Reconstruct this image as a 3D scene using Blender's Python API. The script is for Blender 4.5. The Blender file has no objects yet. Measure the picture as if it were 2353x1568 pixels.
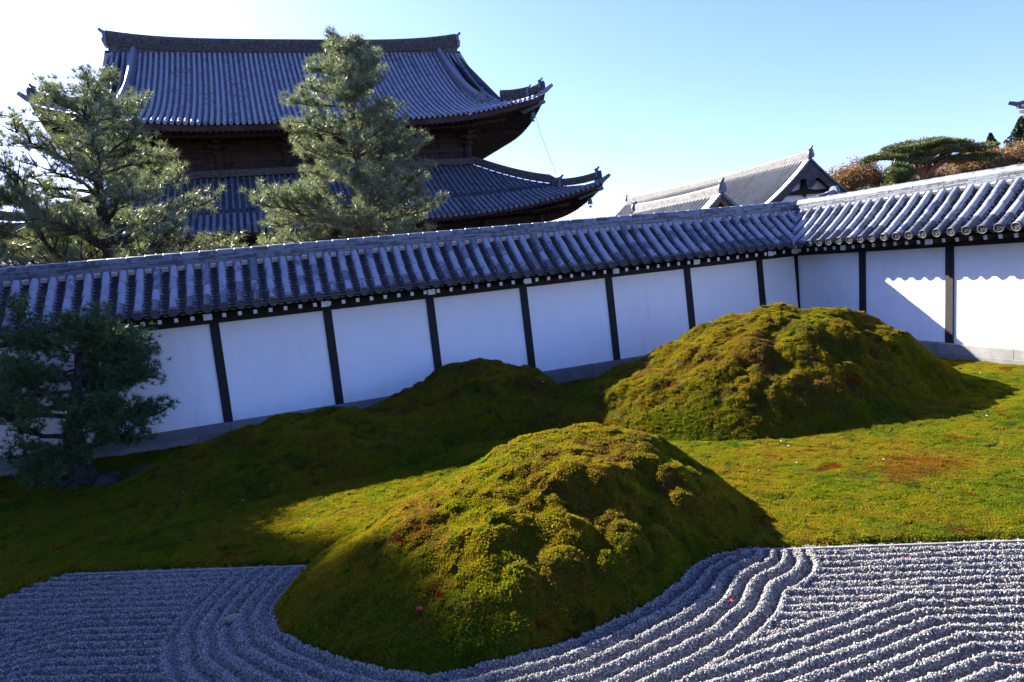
import bpy, math, random
import numpy as np
from mathutils import Vector, Matrix, Euler

random.seed(7); RNG = np.random.default_rng(7)
scene = bpy.context.scene
COL = scene.collection

# ------------------------------------------------------------------ camera
CAM_H = 2.9
YAW, PITCH, ROLL = 0.3262, 0.1141, -0.1023
fw = Vector((math.sin(YAW)*math.cos(PITCH), math.cos(YAW)*math.cos(PITCH), -math.sin(PITCH)))
rt = Vector((math.cos(YAW), -math.sin(YAW), 0)); up = rt.cross(fw)
R_ = math.cos(ROLL)*rt + math.sin(ROLL)*up
U_ = -math.sin(ROLL)*rt + math.cos(ROLL)*up
cam_data = bpy.data.cameras.new("camera"); cam = bpy.data.objects.new("camera", cam_data); COL.objects.link(cam)
cam.matrix_world = Matrix(((R_.x, U_.x, -fw.x, 0), (R_.y, U_.y, -fw.y, 0), (R_.z, U_.z, -fw.z, CAM_H), (0, 0, 0, 1)))
cam_data.sensor_width = 36; cam_data.lens = 1571.15/2353*36
cam_data.clip_start = .1; cam_data.clip_end = 3000
scene.camera = cam

# ------------------------------------------------------------------ sky, sun, exposure
SUN_EL, SUN_AZ = math.radians(30.8), math.radians(-27.7)     # azimuth from +Y, negative = to the left
to_sun = Vector((math.sin(SUN_AZ)*math.cos(SUN_EL), math.cos(SUN_AZ)*math.cos(SUN_EL), math.sin(SUN_EL)))
world = bpy.data.worlds.new("World"); scene.world = world; world.use_nodes = True
wn = world.node_tree; wn.nodes.clear()
sky = wn.nodes.new('ShaderNodeTexSky'); sky.sky_type = 'NISHITA'; sky.sun_disc = False
sky.sun_elevation = SUN_EL; sky.sun_rotation = SUN_AZ
sky.air_density = 1.0; sky.dust_density = 1.0; sky.ozone_density = 3.0; sky.altitude = 50
bg = wn.nodes.new('ShaderNodeBackground'); bg.inputs[1].default_value = 0.05
wo = wn.nodes.new('ShaderNodeOutputWorld')
tint = wn.nodes.new('ShaderNodeMix'); tint.data_type = 'RGBA'; tint.blend_type = 'MULTIPLY'; tint.inputs[0].default_value = 1
tint.inputs[7].default_value = (.88, .95, 1.58, 1)            # the photograph's cold daylight balance
wn.links.new(sky.outputs[0], tint.inputs[6]); wn.links.new(tint.outputs[2], bg.inputs[0]); wn.links.new(bg.outputs[0], wo.inputs[0])
sl = bpy.data.lights.new("sun", 'SUN'); sl.energy = 5.0; sl.angle = math.radians(.5); sl.color = (1, .93, .82)
so = bpy.data.objects.new("sun", sl); COL.objects.link(so)
so.rotation_euler = to_sun.to_track_quat('Z', 'Y').to_euler(); so.location = (-30, 60, 50)
scene.view_settings.view_transform = 'Standard'; scene.view_settings.look = 'None'
scene.view_settings.exposure = 2.3; scene.view_settings.gamma = 1.0; scene.view_settings.use_curve_mapping = False
try:
    scene.cycles.use_denoising = True; scene.cycles.max_bounces = 5; scene.cycles.diffuse_bounces = 3; scene.cycles.glossy_bounces = 2; scene.cycles.transmission_bounces = 3
    scene.cycles.use_adaptive_sampling = True; scene.cycles.adaptive_threshold = .025
except Exception: pass

# ------------------------------------------------------------------ helpers
class MB:
    """collects geometry for one mesh"""
    def __init__(s): s.v = []; s.f = []; s.n = 0
    def add(s, v, f):
        v = np.asarray(v, float).reshape(-1, 3); o = s.n
        s.v.append(v); s.n += len(v)
        s.f += [tuple(int(i)+o for i in q) for q in f]
        return s
    def box(s, c, d, rz=0.0, taper=1.0):
        x, y, z = d[0]/2, d[1]/2, d[2]/2
        p = np.array([(-x,-y,-z),(x,-y,-z),(x,y,-z),(-x,y,-z),(-x*taper,-y*taper,z),(x*taper,-y*taper,z),(x*taper,y*taper,z),(-x*taper,y*taper,z)])
        if rz:
            cz, sz = math.cos(rz), math.sin(rz); p = np.c_[p[:,0]*cz-p[:,1]*sz, p[:,0]*sz+p[:,1]*cz, p[:,2]]
        return s.add(p+np.asarray(c), [(3,2,1,0),(4,5,6,7),(0,1,5,4),(1,2,6,5),(2,3,7,6),(3,0,4,7)])
    def prism(s, prof, axis, a, b):
        """profile (list of 2d) extruded along axis ('x': prof=(y,z); 'y': prof=(x,z)) from a to b"""
        n = len(prof); V = []
        for t in (a, b):
            for p in prof: V.append((t, p[0], p[1]) if axis == 'x' else (p[0], t, p[1]))
        F = [tuple(range(n-1, -1, -1)), tuple(range(n, 2*n))]+[(i, (i+1) % n, n+(i+1) % n, n+i) for i in range(n)]
        return s.add(V, F)
    def tube(s, pts, rad, k=6, cap=True):
        pts = np.asarray(pts, float); n = len(pts); rad = np.broadcast_to(np.asarray(rad, float), (n,))
        T = np.gradient(pts, axis=0); T /= np.linalg.norm(T, axis=1)[:, None]+1e-9
        ref = np.array([0, 0, 1.]) if abs(T[0][2]) < .9 else np.array([1., 0, 0])
        a = np.linspace(0, 2*np.pi, k, endpoint=False); V = []
        for i in range(n):
            e1 = np.cross(T[i], ref); e1 /= np.linalg.norm(e1)+1e-9; e2 = np.cross(T[i], e1)
            V.append(pts[i]+rad[i]*(np.cos(a)[:, None]*e1+np.sin(a)[:, None]*e2))
        F = [(i*k+j, i*k+(j+1) % k, (i+1)*k+(j+1) % k, (i+1)*k+j) for i in range(n-1) for j in range(k)]
        if cap: F += [tuple(range(k)), tuple((n-1)*k+j for j in range(k-1, -1, -1))]
        return s.add(np.concatenate(V), F)
    def halftube(s, pts, rad, across, normal, k=6):
        """half pipe (convex along normal) following pts; across = unit vector"""
        pts = np.asarray(pts, float); n = len(pts); rad = np.broadcast_to(np.asarray(rad, float), (n,))
        a = np.linspace(0, np.pi, k+1); V = []
        nm = np.asarray(normal, float)
        if nm.ndim == 1: nm = np.tile(nm, (n, 1))
        for i in range(n):
            V.append(pts[i]+rad[i]*(np.cos(a)[:, None]*np.asarray(across)+np.sin(a)[:, None]*nm[i]))
        m = k+1
        F = [(i*m+j, i*m+j+1, (i+1)*m+j+1, (i+1)*m+j) for i in range(n-1) for j in range(k)]
        F += [tuple(range(m)), tuple((n-1)*m+j for j in range(m-1, -1, -1))]
        return s.add(np.concatenate(V), F)
    def mesh(s, name, mat, smooth=False):
        me = bpy.data.meshes.new(name)
        me.from_pydata(np.concatenate(s.v).tolist() if s.v else [], [], s.f)
        if mat: me.materials.append(mat)
        if smooth: me.polygons.foreach_set('use_smooth', [True]*len(me.polygons))
        me.update(); return me
    def obj(s, name, mat, parent=None, smooth=False):
        return link(name, s.mesh(name, mat, smooth), parent)
def link(name, me, parent=None, loc=None, rot=None, scale=None):
    o = bpy.data.objects.new(name, me); COL.objects.link(o)
    if parent is not None: o.parent = parent
    if loc is not None: o.location = loc
    if rot is not None: o.rotation_euler = rot
    if scale is not None: o.scale = scale
    return o
def tag(o, label=None, cat=None, group=None, kind=None):
    if label: o['label'] = label
    if cat: o['category'] = cat
    if group: o['group'] = group
    if kind: o['kind'] = kind
    return o
def thing(name, label, cat, loc=(0, 0, 0), rz=0, group=None):
    o = bpy.data.objects.new(name, None); COL.objects.link(o); o.empty_display_size = .2
    o.location = loc; o.rotation_euler = (0, 0, rz)
    return tag(o, label, cat, group)
def tri_mesh(name, V, F, mat, smooth=False):
    """fast mesh from numpy arrays, all faces the same size"""
    me = bpy.data.meshes.new(name); V = np.asarray(V, np.float32); F = np.asarray(F, np.int32); k = F.shape[1]
    me.vertices.add(len(V)); me.vertices.foreach_set('co', V.ravel())
    me.loops.add(F.size); me.loops.foreach_set('vertex_index', F.ravel())
    me.polygons.add(len(F)); me.polygons.foreach_set('loop_start', np.arange(0, F.size, k, dtype=np.int32))
    if smooth: me.polygons.foreach_set('use_smooth', np.ones(len(F), bool))
    if mat: me.materials.append(mat)
    me.update(calc_edges=True); return me

# ------------------------------------------------------------------ materials
def ramp(nt, stops):
    r = nt.nodes.new('ShaderNodeValToRGB'); e = r.color_ramp.elements
    while len(e) > 1: e.remove(e[0])
    e[0].position = stops[0][0]; e[0].color = (*stops[0][1], 1)
    for p, c in stops[1:]:
        x = e.new(p); x.color = (*c, 1)
    return r
def noise(nt, scale, detail=4, rough=.6, vec=None):
    n = nt.nodes.new('ShaderNodeTexNoise'); n.inputs['Scale'].default_value = scale
    n.inputs['Detail'].default_value = detail; n.inputs['Roughness'].default_value = rough
    if vec is not None: nt.links.new(vec, n.inputs['Vector'])
    return n
def math_(nt, op, a, b=None, c=None):
    m = nt.nodes.new('ShaderNodeMath'); m.operation = op
    for i, v in enumerate((a, b, c)):
        if v is None: continue
        if isinstance(v, (int, float)): m.inputs[i].default_value = v
        else: nt.links.new(v, m.inputs[i])
    return m.outputs[0]
def mixc(nt, f, a, b, mode='MIX'):
    m = nt.nodes.new('ShaderNodeMix'); m.data_type = 'RGBA'; m.blend_type = mode
    for i, v in ((0, f), (6, a), (7, b)):
        if isinstance(v, (int, float)): m.inputs[i].default_value = v
        elif isinstance(v, tuple): m.inputs[i].default_value = (*v, 1)
        else: nt.links.new(v, m.inputs[i])
    return m.outputs[2]
def new_mat(name, rough=.8, spec=.3):
    m = bpy.data.materials.new(name); m.use_nodes = True; nt = m.node_tree
    b = nt.nodes['Principled BSDF']; b.inputs['Roughness'].default_value = rough
    b.inputs['Specular IOR Level'].default_value = spec
    return m, nt, b
def bump(nt, b, h, strength=.3, dist=.01):
    bp = nt.nodes.new('ShaderNodeBump'); bp.inputs['Strength'].default_value = strength; bp.inputs['Distance'].default_value = dist
    nt.links.new(h, bp.inputs['Height']); nt.links.new(bp.outputs[0], b.inputs['Normal'])
def simple(name, c1, c2, scale=6, rough=.8, spec=.3, bstr=.3, bdist=.01, world_space=True, detail=5, lo=.35, hi=.65):
    m, nt, b = new_mat(name, rough, spec)
    vec = nt.nodes.new('ShaderNodeNewGeometry').outputs['Position'] if world_space else nt.nodes.new('ShaderNodeTexCoord').outputs['Object']
    n = noise(nt, scale, detail, .6, vec); r = ramp(nt, [(lo, c1), (hi, c2)])
    nt.links.new(n.outputs['Fac'], r.inputs[0]); nt.links.new(r.outputs[0], b.inputs['Base Color'])
    if bstr: bump(nt, b, n.outputs['Fac'], bstr, bdist)
    return m
def tile_mat(name, dark, mid, light, bias=0.0, rough=.42, sc=9, orand=.55, nw=.75):
    """smoked clay tile: each tile its own tone, pale weathering in patches with their own edges"""
    m, nt, b = new_mat(name, rough, .45)
    oi = nt.nodes.new('ShaderNodeObjectInfo'); geo = nt.nodes.new('ShaderNodeNewGeometry')
    n1 = noise(nt, sc, 3, .55, geo.outputs['Position']); n2 = noise(nt, sc*7, 4, .6, geo.outputs['Position'])
    t = math_(nt, 'MULTIPLY_ADD', oi.outputs['Random'], orand, bias+.275-orand/2)
    t = math_(nt, 'ADD', t, math_(nt, 'MULTIPLY', n1.outputs['Fac'], nw))
    t = math_(nt, 'ADD', t, math_(nt, 'MULTIPLY', n2.outputs['Fac'], .22))
    bl = lambda c: (c[0]*.86, c[1]*.95, c[2]*1.1)       # smoked clay is faintly blue
    dark, mid, light = bl(dark), bl(mid), bl(light)
    r = ramp(nt, [(.35, dark), (.66, mid), (.72, light), (1.0, tuple(min(1, c*1.15) for c in light))])
    nt.links.new(t, r.inputs[0]); nt.links.new(r.outputs[0], b.inputs['Base Color'])
    nt.links.new(math_(nt, 'MULTIPLY_ADD', n2.outputs['Fac'], .35, rough-.15), b.inputs['Roughness'])
    bump(nt, b, n2.outputs['Fac'], .25, .006)
    return m
M = {}
def plaster():
    m, nt, b = new_mat('white_plaster', .9, .1)
    geo = nt.nodes.new('ShaderNodeNewGeometry'); pos = geo.outputs['Position']
    n1 = noise(nt, 1.1, 4, .6, pos); mp = nt.nodes.new('ShaderNodeMapping'); mp.inputs['Scale'].default_value = (7, 7, .5); nt.links.new(pos, mp.inputs[0])
    n2 = noise(nt, 1.0, 5, .7, mp.outputs[0]); sx = nt.nodes.new('ShaderNodeSeparateXYZ'); nt.links.new(pos, sx.inputs[0])
    t = math_(nt, 'ADD', math_(nt, 'MULTIPLY', n1.outputs['Fac'], .5), math_(nt, 'MULTIPLY', n2.outputs['Fac'], .5))
    ft = nt.nodes.new('ShaderNodeMapRange'); ft.inputs[1].default_value = .42; ft.inputs[2].default_value = .75; ft.inputs[3].default_value = .16; ft.inputs[4].default_value = 0
    nt.links.new(sx.outputs[2], ft.inputs[0]); t = math_(nt, 'SUBTRACT', t, math_(nt, 'MULTIPLY', ft.outputs[0], n2.outputs['Fac']))
    r = ramp(nt, [(.25, (.74, .73, .70)), (.45, (.85, .85, .84)), (.65, (.89, .89, .885))]); nt.links.new(t, r.inputs[0]); nt.links.new(r.outputs[0], b.inputs['Base Color'])
    bump(nt, b, n1.outputs['Fac'], .1, .004); return m
M['plaster'] = plaster()
M['wood'] = simple('black_stained_wood', (.012, .011, .011), (.024, .021, .020), 14, .65, .25, .3, .004)
M['endwhite'] = simple('white_paint_weathered', (.55, .54, .50), (.78, .77, .73), 30, .8, .2, .2, .002)
M['barrel'] = tile_mat('barrel_tile', (.065, .068, .077), (.135, .14, .15), (.26, .26, .272), .08)
M['eavetile'] = tile_mat('eave_barrel_tile', (.055, .058, .067), (.115, .12, .128), (.27, .27, .28), -.17)
M['tileface'] = simple('tile_face_shaded_clay', (.05, .05, .05), (.11, .108, .105), 40, .7, .3, .3, .004)  # end discs made darker: shade on their downward faces put into the colour
M['pan'] = tile_mat('pan_tile', (.04, .043, .05), (.09, .095, .105), (.18, .18, .19), -.04)
M['ridge'] = tile_mat('ridge_tile', (.035, .037, .042), (.08, .083, .09), (.17, .17, .176), -.02, .45, 9, .3)
M['bed'] = simple('roof_bed_clay', (.05, .048, .045), (.11, .10, .09), 9, .95, .1, .3, .01)
M['plug'] = simple('clay_plug', (.28, .26, .23), (.50, .48, .45), 18, .9, .1, .4, .006)
def granite():
    m, nt, b = new_mat('granite', .85, .2)
    geo = nt.nodes.new('ShaderNodeNewGeometry'); oi = nt.nodes.new('ShaderNodeObjectInfo')
    n = noise(nt, 90, 5, .75, geo.outputs['Position']); n2 = noise(nt, 2.2, 4, .6, geo.outputs['Position'])
    t = math_(nt, 'ADD', math_(nt, 'MULTIPLY', n.outputs['Fac'], .7), math_(nt, 'MULTIPLY', n2.outputs['Fac'], .4))
    t = math_(nt, 'ADD', t, math_(nt, 'MULTIPLY', oi.outputs['Random'], .12))
    r = ramp(nt, [(.38, (.07, .07, .068)), (.6, (.17, .168, .162)), (.78, (.30, .295, .28))])
    nt.links.new(t, r.inputs[0]); nt.links.new(r.outputs[0], b.inputs['Base Color']); bump(nt, b, n.outputs['Fac'], .5, .006)
    return m
M['granite'] = granite()
# --- hall
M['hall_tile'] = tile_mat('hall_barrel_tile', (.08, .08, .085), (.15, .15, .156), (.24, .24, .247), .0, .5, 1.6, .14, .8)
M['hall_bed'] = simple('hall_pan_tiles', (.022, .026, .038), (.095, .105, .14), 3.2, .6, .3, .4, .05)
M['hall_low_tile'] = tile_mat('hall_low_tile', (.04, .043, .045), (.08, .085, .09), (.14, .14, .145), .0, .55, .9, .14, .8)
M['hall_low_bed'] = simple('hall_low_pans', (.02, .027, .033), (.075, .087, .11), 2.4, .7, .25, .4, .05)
M['hall_ridge'] = simple('hall_ridge_courses', (.04, .036, .034), (.13, .115, .108), 5.0, .8, .2, .5, .04)
M['hall_wood'] = simple('hall_old_timber', (.018, .013, .012), (.05, .036, .032), 1.6, .8, .2, .4, .03)
M['hall_wood2'] = simple('hall_red_timber', (.035, .018, .015), (.07, .038, .032), 1.2, .8, .2, .3, .03)
M['copper'] = simple('green_copper', (.06, .12, .11), (.12, .22, .19), 6, .6, .4, .2, .01)
# --- bark and leaves
def bark(name, a, c, sc=9):
    m, nt, b = new_mat(name, .9, .15); geo = nt.nodes.new('ShaderNodeNewGeometry')
    v = nt.nodes.new('ShaderNodeTexVoronoi'); v.inputs['Scale'].default_value = sc; nt.links.new(geo.outputs['Position'], v.inputs['Vector'])
    n = noise(nt, sc*2.5, 4, .6, geo.outputs['Position'])
    t = math_(nt, 'ADD', math_(nt, 'MULTIPLY', v.outputs['Distance'], .8), math_(nt, 'MULTIPLY', n.outputs['Fac'], .5))
    r = ramp(nt, [(.25, a), (.8, c)]); nt.links.new(t, r.inputs[0]); nt.links.new(r.outputs[0], b.inputs['Base Color']); bump(nt, b, t, .8, .04)
    return m
M['bark'] = bark('pine_bark', (.035, .024, .018), (.13, .085, .065))
M['bark_red'] = bark('red_pine_bark', (.09, .035, .02), (.22, .09, .05), 6)
M['bark_dark'] = bark('dark_pine_bark', (.012, .011, .010), (.05, .045, .04), 14)
def leaf(name, cols, sc=1.2, rough=.4, spec=.5, trans=.25, tint=None):
    m = bpy.data.materials.new(name); m.use_nodes = True; nt = m.node_tree; b = nt.nodes['Principled BSDF']
    geo = nt.nodes.new('ShaderNodeNewGeometry')
    n = noise(nt, sc, 3, .6, geo.outputs['Position']); n2 = noise(nt, sc*11, 2, .5, geo.outputs['Position'])
    t = math_(nt, 'ADD', math_(nt, 'MULTIPLY', n.outputs['Fac'], .6), math_(nt, 'MULTIPLY', n2.outputs['Fac'], .4))
    st = [(.3+.4*i/(len(cols)-1), c) for i, c in enumerate(cols)]
    r = ramp(nt, st); nt.links.new(t, r.inputs[0])
    nt.links.new(r.outputs[0], b.inputs['Base Color']); b.inputs['Roughness'].default_value = rough; b.inputs['Specular IOR Level'].default_value = spec
    if trans:
        tr = nt.nodes.new('ShaderNodeBsdfTranslucent'); nt.links.new(mixc(nt, 1.0, r.outputs[0], (1.0, .95, .5), 'MULTIPLY'), tr.inputs[0])
        mx = nt.nodes.new('ShaderNodeMixShader'); mx.inputs[0].default_value = trans
        nt.links.new(b.outputs[0], mx.inputs[1]); nt.links.new(tr.outputs[0], mx.inputs[2])
        nt.links.new(mx.outputs[0], nt.nodes['Material Output'].inputs[0])
    return m
M['needle'] = leaf('pine_needles', [(.095, .145, .075), (.145, .185, .11), (.20, .22, .155)], .9, .45, .9, .4)
M['needle_dark'] = leaf('dark_pine_needles', [(.025, .06, .018), (.05, .10, .028), (.085, .14, .04)], 2.0, .4, .5, .3)
M['needle_gold'] = leaf('yellowing_pine_needles', [(.06, .10, .04), (.10, .13, .04), (.20, .16, .04)], .35, .4, .4, .25)
M['autumn'] = leaf('autumn_leaves', [(.10, .07, .035), (.20, .11, .05), (.24, .15, .07), (.14, .11, .05)], .5, .6, .2, .35)
M['autumn_pink'] = leaf('rust_leaves', [(.16, .09, .06), (.22, .13, .08), (.18, .14, .08)], .5, .6, .2, .35)
M['broad'] = leaf('evergreen_leaves', [(.03, .05, .02), (.06, .08, .03), (.09, .10, .035)], .6, .45, .4, .2)
M['conifer'] = leaf('cedar_leaves', [(.02, .035, .018), (.035, .05, .022), (.05, .065, .025)], .6, .6, .2, .1)
M['maple'] = leaf('red_maple_leaf', [(.42, .02, .02), (.55, .05, .03)], 4, .5, .3, .3)

# ------------------------------------------------------------------ terrain functions
def _hash(ix, iy, seed):
    n = (ix.astype(np.int64)*374761393+iy.astype(np.int64)*668265263+seed*1442695041) & 0xffffffff
    n = ((n ^ (n >> 13))*1274126177) & 0xffffffff
    n = (n ^ (n >> 16)) & 0xffffffff
    return n/4294967295.0
def vnoise(x, y, s, seed):
    x = x/s; y = y/s; ix = np.floor(x); iy = np.floor(y); fx = x-ix; fy = y-iy
    fx = fx*fx*(3-2*fx); fy = fy*fy*(3-2*fy)
    a = _hash(ix, iy, seed); b = _hash(ix+1, iy, seed); c = _hash(ix, iy+1, seed); d = _hash(ix+1, iy+1, seed)
    return (a*(1-fx)+b*fx)*(1-fy)+(c*(1-fx)+d*fx)*fy-.5
FOOT = [(-0.01,7.14),(-0.12,6.93),(-0.33,6.46),(-0.39,6.22),(-0.34,5.87),(-0.14,5.5),(0.16,5.08),(0.44,4.79),(0.72,4.6),(1.03,4.54),(1.35,4.51),(1.69,4.49),(2.1,4.57),(2.55,4.68),(2.91,4.85),(3.21,5.05),(3.5,5.13),(3.7,5.13)]
MOUNDS = {
 'near': dict(c=(2.9,6.9), H=.87, p=(2.1, 1.9, 1.5, 2.15), b=FOOT+[(4.0,5.3),(4.35,5.75),(4.65,6.5),(4.7,7.3),(4.2,8.1),(3.2,8.5),(2.0,8.4),(1.1,8.0),(.4,7.5)]),
 'big': dict(c=(8.4,10.15), H=1.44, p=(2.0, 2.2, 1.5, 2.4), b=[(3.9,11.0),(4.1,9.9),(5.1,8.5),(6.1,7.75),(7.0,7.45),(8.2,7.4),(9.6,7.8),(10.9,8.3),(11.4,9.2),(11.3,10.6),(10.4,11.9),(8.6,12.5),(6.8,12.3),(5.6,11.6)]),
 'mid': dict(c=(3.6,12.1), H=1.0, p=1.85, b=[(1.0,12.2),(1.5,11.0),(2.4,10.3),(3.6,10.1),(4.6,10.6),(5.1,11.6),(5.2,12.5),(4.8,13.4),(3.9,13.8),(2.4,13.7),(1.4,13.2)]),
 'left': dict(c=(0.2,11.3), H=.64, p=1.75, b=[(-2.9,11.4),(-2.4,10.5),(-1.2,9.9),(.4,9.7),(1.8,9.9),(2.7,10.9),(2.8,11.9),(2.0,12.9),(.4,13.3),(-1.6,12.8)]),
}
def polar(b, c):
    b = np.array(b); d = b-np.array(c); a = np.arctan2(d[:,1], d[:,0]); r = np.hypot(d[:,0], d[:,1])
    o = np.argsort(a); a = a[o]; r = r[o]
    return np.r_[a[-1]-2*np.pi, a, a[0]+2*np.pi], np.r_[r[-1], r, r[0]]
def mound_t(m, x, y):
    a, r = polar(m['b'], m['c']); dx = x-m['c'][0]; dy = y-m['c'][1]
    R = np.interp(np.arctan2(dy, dx), a, r)
    return np.hypot(dx, dy)/R, R
def mound_h(m, x, y):
    t, R = mound_t(m, x, y)
    if isinstance(m['p'], (int, float)): p = m['p']
    else:       # exponent by compass direction: right, back, left, front
        th = np.arctan2(y-m['c'][1], x-m['c'][0]); pr_, pb, pl, pf = m['p']
        p = np.interp(th, [-np.pi, -np.pi/2-.3, -np.pi/2+.8, 0, np.pi/2, np.pi], [pl, pf, pf, pr_, pb, pl])
    return m['H']*(1-np.clip(t, 0, 1)**p)
def kerb_d(x, y): return (y-(7.128-.521*x))/1.1276      # >0 on the moss side of the straight kerb
def moss_in(x, y):
    """signed-ish distance: >0 where moss grows"""
    k = kerb_d(x, y)
    lft = np.where(x < -2.547, (y-(8.455+.76*(x+2.547)))/1.256, k)
    k = np.where(x < -2.547, lft, k)
    t, R = mound_t(MOUNDS['near'], x, y)
    return np.maximum(k, (1-t)*R)
CUSH = [(1.95,4.98,.2,.07),(2.35,4.92,.17,.07),(2.6,5.12,.2,.09),(2.15,5.3,.2,.07),(2.95,5.2,.15,.07),(2.75,5.45,.18,.06),(1.55,4.95,.16,.05),(3.2,5.35,.15,.06),(3.45,5.5,.16,.06)]
DENT = [(7.1,8.5,.32,.16),(8.2,8.35,.38,.2),(9.1,8.7,.36,.16),(6.5,8.6,.28,.14),(7.7,9.1,.3,.12),(6.1,9.4,.3,.12),(2.35,5.5,.26,.12),(3.3,5.75,.26,.15),(2.85,5.4,.22,.12),(3.75,6.2,.28,.14),(1.7,5.3,.22,.08),(-.6,10.6,.4,.15),(1.2,10.5,.4,.16)]
def terrain(x, y):
    hs = np.stack([mound_h(m, x, y) for m in MOUNDS.values()]); k = 7.
    e = np.log(np.exp(k*hs).sum(0)-len(hs)+1)/k
    b = .05+.06*np.clip(kerb_d(x, y)/4, 0, 1)
    w = np.clip(e*1.6, 0, 1)
    wx = x+.25*vnoise(x, y, .9, 41); wy = y+.25*vnoise(x, y, .9, 42)
    far = np.clip((np.hypot(x, y)-8.0)/3.0, 0, 1)       # the big rear mound is lumpier than the front one
    bumps = w*(.85+.55*far)*(.15*np.abs(vnoise(wx, wy, .8, 1))+.12*vnoise(wx, wy, .5, 2)-.10*np.abs(vnoise(wx, wy, .6, 5)))
    bumps += (.35+.65*w)*(.07*np.abs(vnoise(wx, wy, .24, 3))+.045*vnoise(x, y, .12, 4)+.035*vnoise(x, y, .055, 8))
    bumps += .05*vnoise(x, y, 1.1, 6)*(1-w)
    cz = np.zeros_like(x)
    for cx, cy, r, h in DENT:
        d = np.hypot((x-cx)/1.3, y-cy)/r; cz = cz-.62*h*np.clip(1-(d*(1+1.2*vnoise(x, y, .25, 55)))**2, 0, 1)**1.5
    dz = cz; cz = np.zeros_like(x)
    for cx, cy, r, h in CUSH:
        d = np.hypot(x-cx, y-cy)/r; cz = np.maximum(cz, h*np.clip(1-d**2, 0, 1)**.6)
    edge = np.clip(moss_in(x, y)/.12, 0, 1)
    z = b+e+bumps+cz+dz
    inn = moss_in(x, y)+.05*vnoise(x, y, .15, 9)+.03*vnoise(x, y, .06, 10)
    z = np.where(inn > 0, -.03+(z+.03)*np.clip(inn/.10, 0, 1)**.6, -.04)
    return z, hs, inn
WALL_Y, WALL_X = 14.1645, 12.6458

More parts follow.
